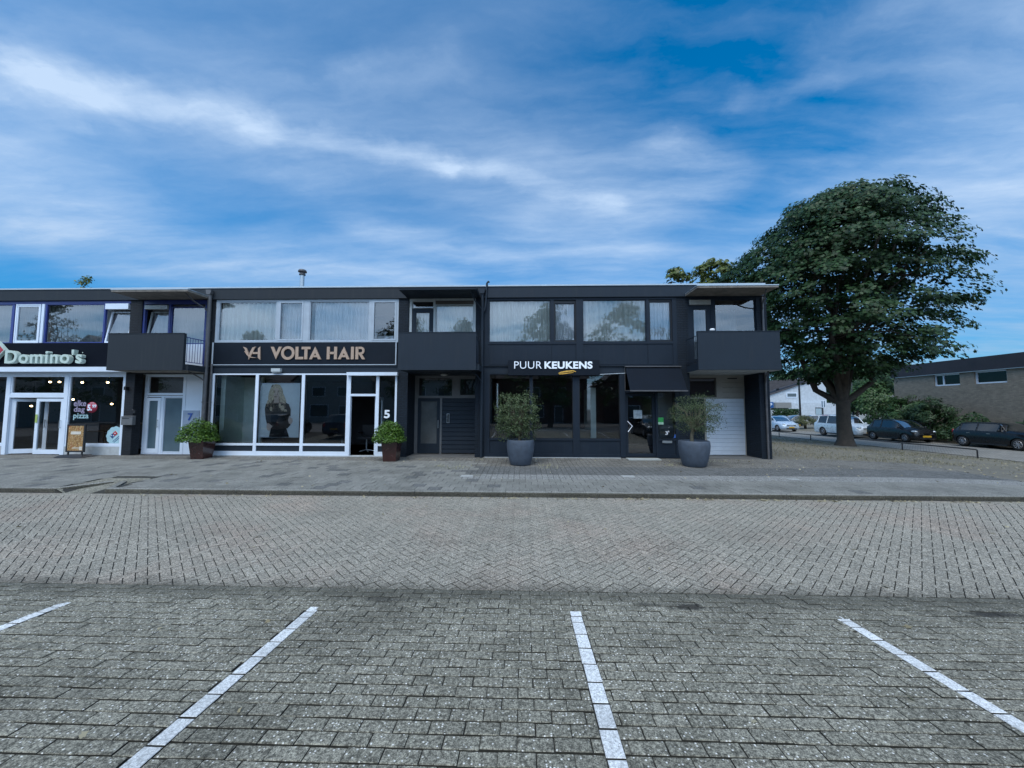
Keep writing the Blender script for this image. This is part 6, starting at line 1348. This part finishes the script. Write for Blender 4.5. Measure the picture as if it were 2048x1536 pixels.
tag(bpy.data.objects['fallen_leaves'],'dry pale leaves scattered along the kerb, pavement and verge','fallen leaves',kind='stuff')
tw=[]
for (u,v,n) in ((880,931,26),(905,934,30),(925,932,26),(1085,930,26),(1100,934,22),(1440,925,22),(960,921,16),(1340,930,24)):
    Y=-4.82+4.82*0; zz_=-.03; d=ray(u,v); t_=(zz_-CAM[2])/d[2]; p=CAM+d*t_
    for _ in range(n): tw.append((p[0]+rs.normal()*.16,min(p[1]+rs.normal()*.08,-.1)))
blades('pavement_weeds','tufts of bleached weeds sprouting from the pavement joints',np.array(tw),rs.uniform(.04,.11,len(tw)),.008,leafmat('bleached_weed',(.28,.27,.17),(.42,.40,.28),.7,2.),84,'weeds')
mb=MB()
for (u,v) in ((934,953),(1256,954)):
    d=ray(u,v); t_=(-.12-CAM[2])/d[2]; p=CAM+d*t_; z=zt(p[0],p[1])+.004
    o=tag(MB().box(p[0]-.16,p[0]+.16,p[1]-.12,p[1]+.12,z-.02,z+.003).build('inspection_cover',mat('pale_cover',(.34,.35,.34),.7,var=.5,scale=40.)),'small pale inspection cover set in the pavement below the '+('salon drain pipe' if u<1000 else 'kitchen shop door'),'cover','covers in the pavement')
d=ray(1587,961); t_=(-.14-CAM[2])/d[2]; p=CAM+d*t_; z=zt(p[0],p[1])+.004; tag(MB().box(p[0]-.14,p[0]+.14,p[1]-.05,p[1]+.07,z-.02,z+.003).build('inspection_cover',mat('pale_cover',(.34,.35,.34))),'small white inspection cover in the pavement right of the shops','cover','covers in the pavement')
# ================================================================== ACROSS THE CAR PARK, seen only as reflections in the windows
def house(label,x0,x1,y0,y1,ze,zr,wall,roof,wins,ridge='y',trim=WHITE):
    h=thing('house',label,'house',((x0+x1)/2,(y0+y1)/2,-.2),'houses across the car park'); xm_,ym_=(x0+x1)/2,(y0+y1)/2
    mb=MB(); mb.box(x0,x1,y0,y1,-.4,ze); 
    if ridge=='y': mb.add([(x0,y1,ze),(x1,y1,ze),(xm_,y1,zr),(x0,y0,ze),(x1,y0,ze),(xm_,y0,zr)],[(0,2,1),(3,4,5)])
    mb.build('wall',wall,h); mb=MB()
    if ridge=='y': mb.add([(x0-.3,y0-.3,ze-.1),(xm_,y0-.3,zr+.12),(xm_,y1+.3,zr+.12),(x0-.3,y1+.3,ze-.1),(x1+.3,y0-.3,ze-.1),(x1+.3,y1+.3,ze-.1)],[(0,1,2,3),(1,4,5,2)])
    else: mb.add([(x0-.3,y0-.3,ze-.1),(x1+.3,y0-.3,ze-.1),(x1+.3,ym_,zr),(x0-.3,ym_,zr),(x0-.3,y1+.3,ze-.1),(x1+.3,y1+.3,ze-.1)],[(0,1,2,3),(3,2,5,4),])
    mb.build('roof',roof,h)
    for (a,b_,c,d) in wins:
        mb=MB(); y=y1; mb.box(a,a+.08,y,y+.05,c,d); mb.box(b_-.08,b_,y,y+.05,c,d); mb.box(a+.08,b_-.08,y,y+.05,c,c+.08); mb.box(a+.08,b_-.08,y,y+.05,d-.08,d); w_=mb.build('window',trim,h); mb=MB(); mb.box(a+.08,b_-.08,y+.001,y+.02,c+.08,d-.08); mb.build('pane',mat('dull_house_pane',(.05,.06,.07)),w_)
PALEB=brickmat('pale_house_brick',(.40,.40,.38),(.34,.34,.33),bump=.2,var=.05); REDB=brickmat('red_house_brick',(.13,.045,.032),(.12,.11,.10),bump=.3)
def hw(x0,x1): 
    m_=(x0+x1)/2; return [(m_-2.6,m_-.9,3.2,4.4),(m_+.7,m_+2.4,3.2,4.4),(m_-2.8,m_-.4,.6,2.2),(m_+.9,m_+2.,-.1,2.1)]
house('pale house across the car park, farthest out beyond the conifers',-80,-66,-44,-34,5.4,9.,PALEB,ROOFG,hw(-80,-66),ridge='x')
house('pale gabled house across the car park, reflected in the pizza shop windows',-62,-50,-44,-34,6.2,11.,PALEB,ROOFG,hw(-62,-50))
house('red brick house across the car park, far right in the reflections',21.5,34,-44,-35,5.4,9.,REDB,ROOFG,hw(21.5,34),ridge='x')
house('pale gabled house across the car park, reflected at the door numbered 7',-41,-33,-44,-34,5.2,8.6,PALEB,ROOFG,hw(-41,-33))
house('pale gabled house across the car park, reflected in the salon windows',-29,-19,-44,-34,5.2,9.2,PALEB,ROOFG,hw(-29,-19))
house('pale house with its ridge along the street across the car park',-18.5,-4,-44,-35,5.6,9.2,PALEB,ROOFG,hw(-18,-6),ridge='x')
house('red brick house across the car park, reflected in the kitchen shop windows',-3.2,8,-44,-35,5.6,9.4,REDB,ROOFG,hw(-2,8),ridge='x')
house('red brick gabled house across the car park, reflected in the kitchen shop door',10,20,-44,-35,5.0,8.8,REDB,ROOFG,hw(10,20))
def btree(lab,x,y,H,r_,seed,kind='round',lm=None):
    pr=[(2.2,0,r_*.6),(H*.4,0,r_),(H*.65,0,r_*.95),(H*.85,0,r_*.6),(H,0,r_*.15)] if kind=='round' else [(1.2,0,r_),(H*.35,0,r_*.8),(H*.7,0,r_*.4),(H,0,.15)]
    tree('conifer_tree' if kind!='round' else 'street_tree',lab,x,y,-.2,pr,.25,2.4 if kind=='round' else H*.5,90,55,.34 if kind=='round' else .3,lm or L_DARKG,'trees across the car park',seed,clr=(1.1,.5),shape='oval',branches=5)
btree('tall conifer across the car park reflected in the left blue framed window',-56,-30,16,5.,101,'con'); btree('tall conifer across the car park reflected in the window over the pizza sign',-45,-28,13,4.2,102,'con'); btree('conifer across the car park reflected above the left balcony',-30,-28,10,3.,103,'con')
btree('street tree across the car park reflected at the right end of the salon windows',-13.,-28,12.5,3.6,104); btree('small street tree across the car park reflected in the middle balcony window',-6.2,-27,11.,2.8,105); btree('large street tree across the car park reflected in the kitchen shop upper windows',2.6,-24,12.,3.6,106,lm=L_MID); btree('broad street tree across the car park reflected near the narrow window',10.5,-26,12.5,4.2,107)
car('parked_car','dark blue estate car standing in the bays, reflected in the salon window',(-11.6,-12.6,-.16),R(-90+8),4.6,1.82,1.48,NB,'wagon',detail=False); car('parked_car','black hatchback standing in the bays, reflected in the left salon window',(-16.6,-12.9,-.16),R(-90),4.2,1.78,1.46,BK,'hatch',detail=False)
car('parked_car','dark grey car in the right bays, reflected in the kitchen shop door',(8.6,-12.8,-.16),R(90),4.2,1.78,1.46,DK,'wagon',detail=False)
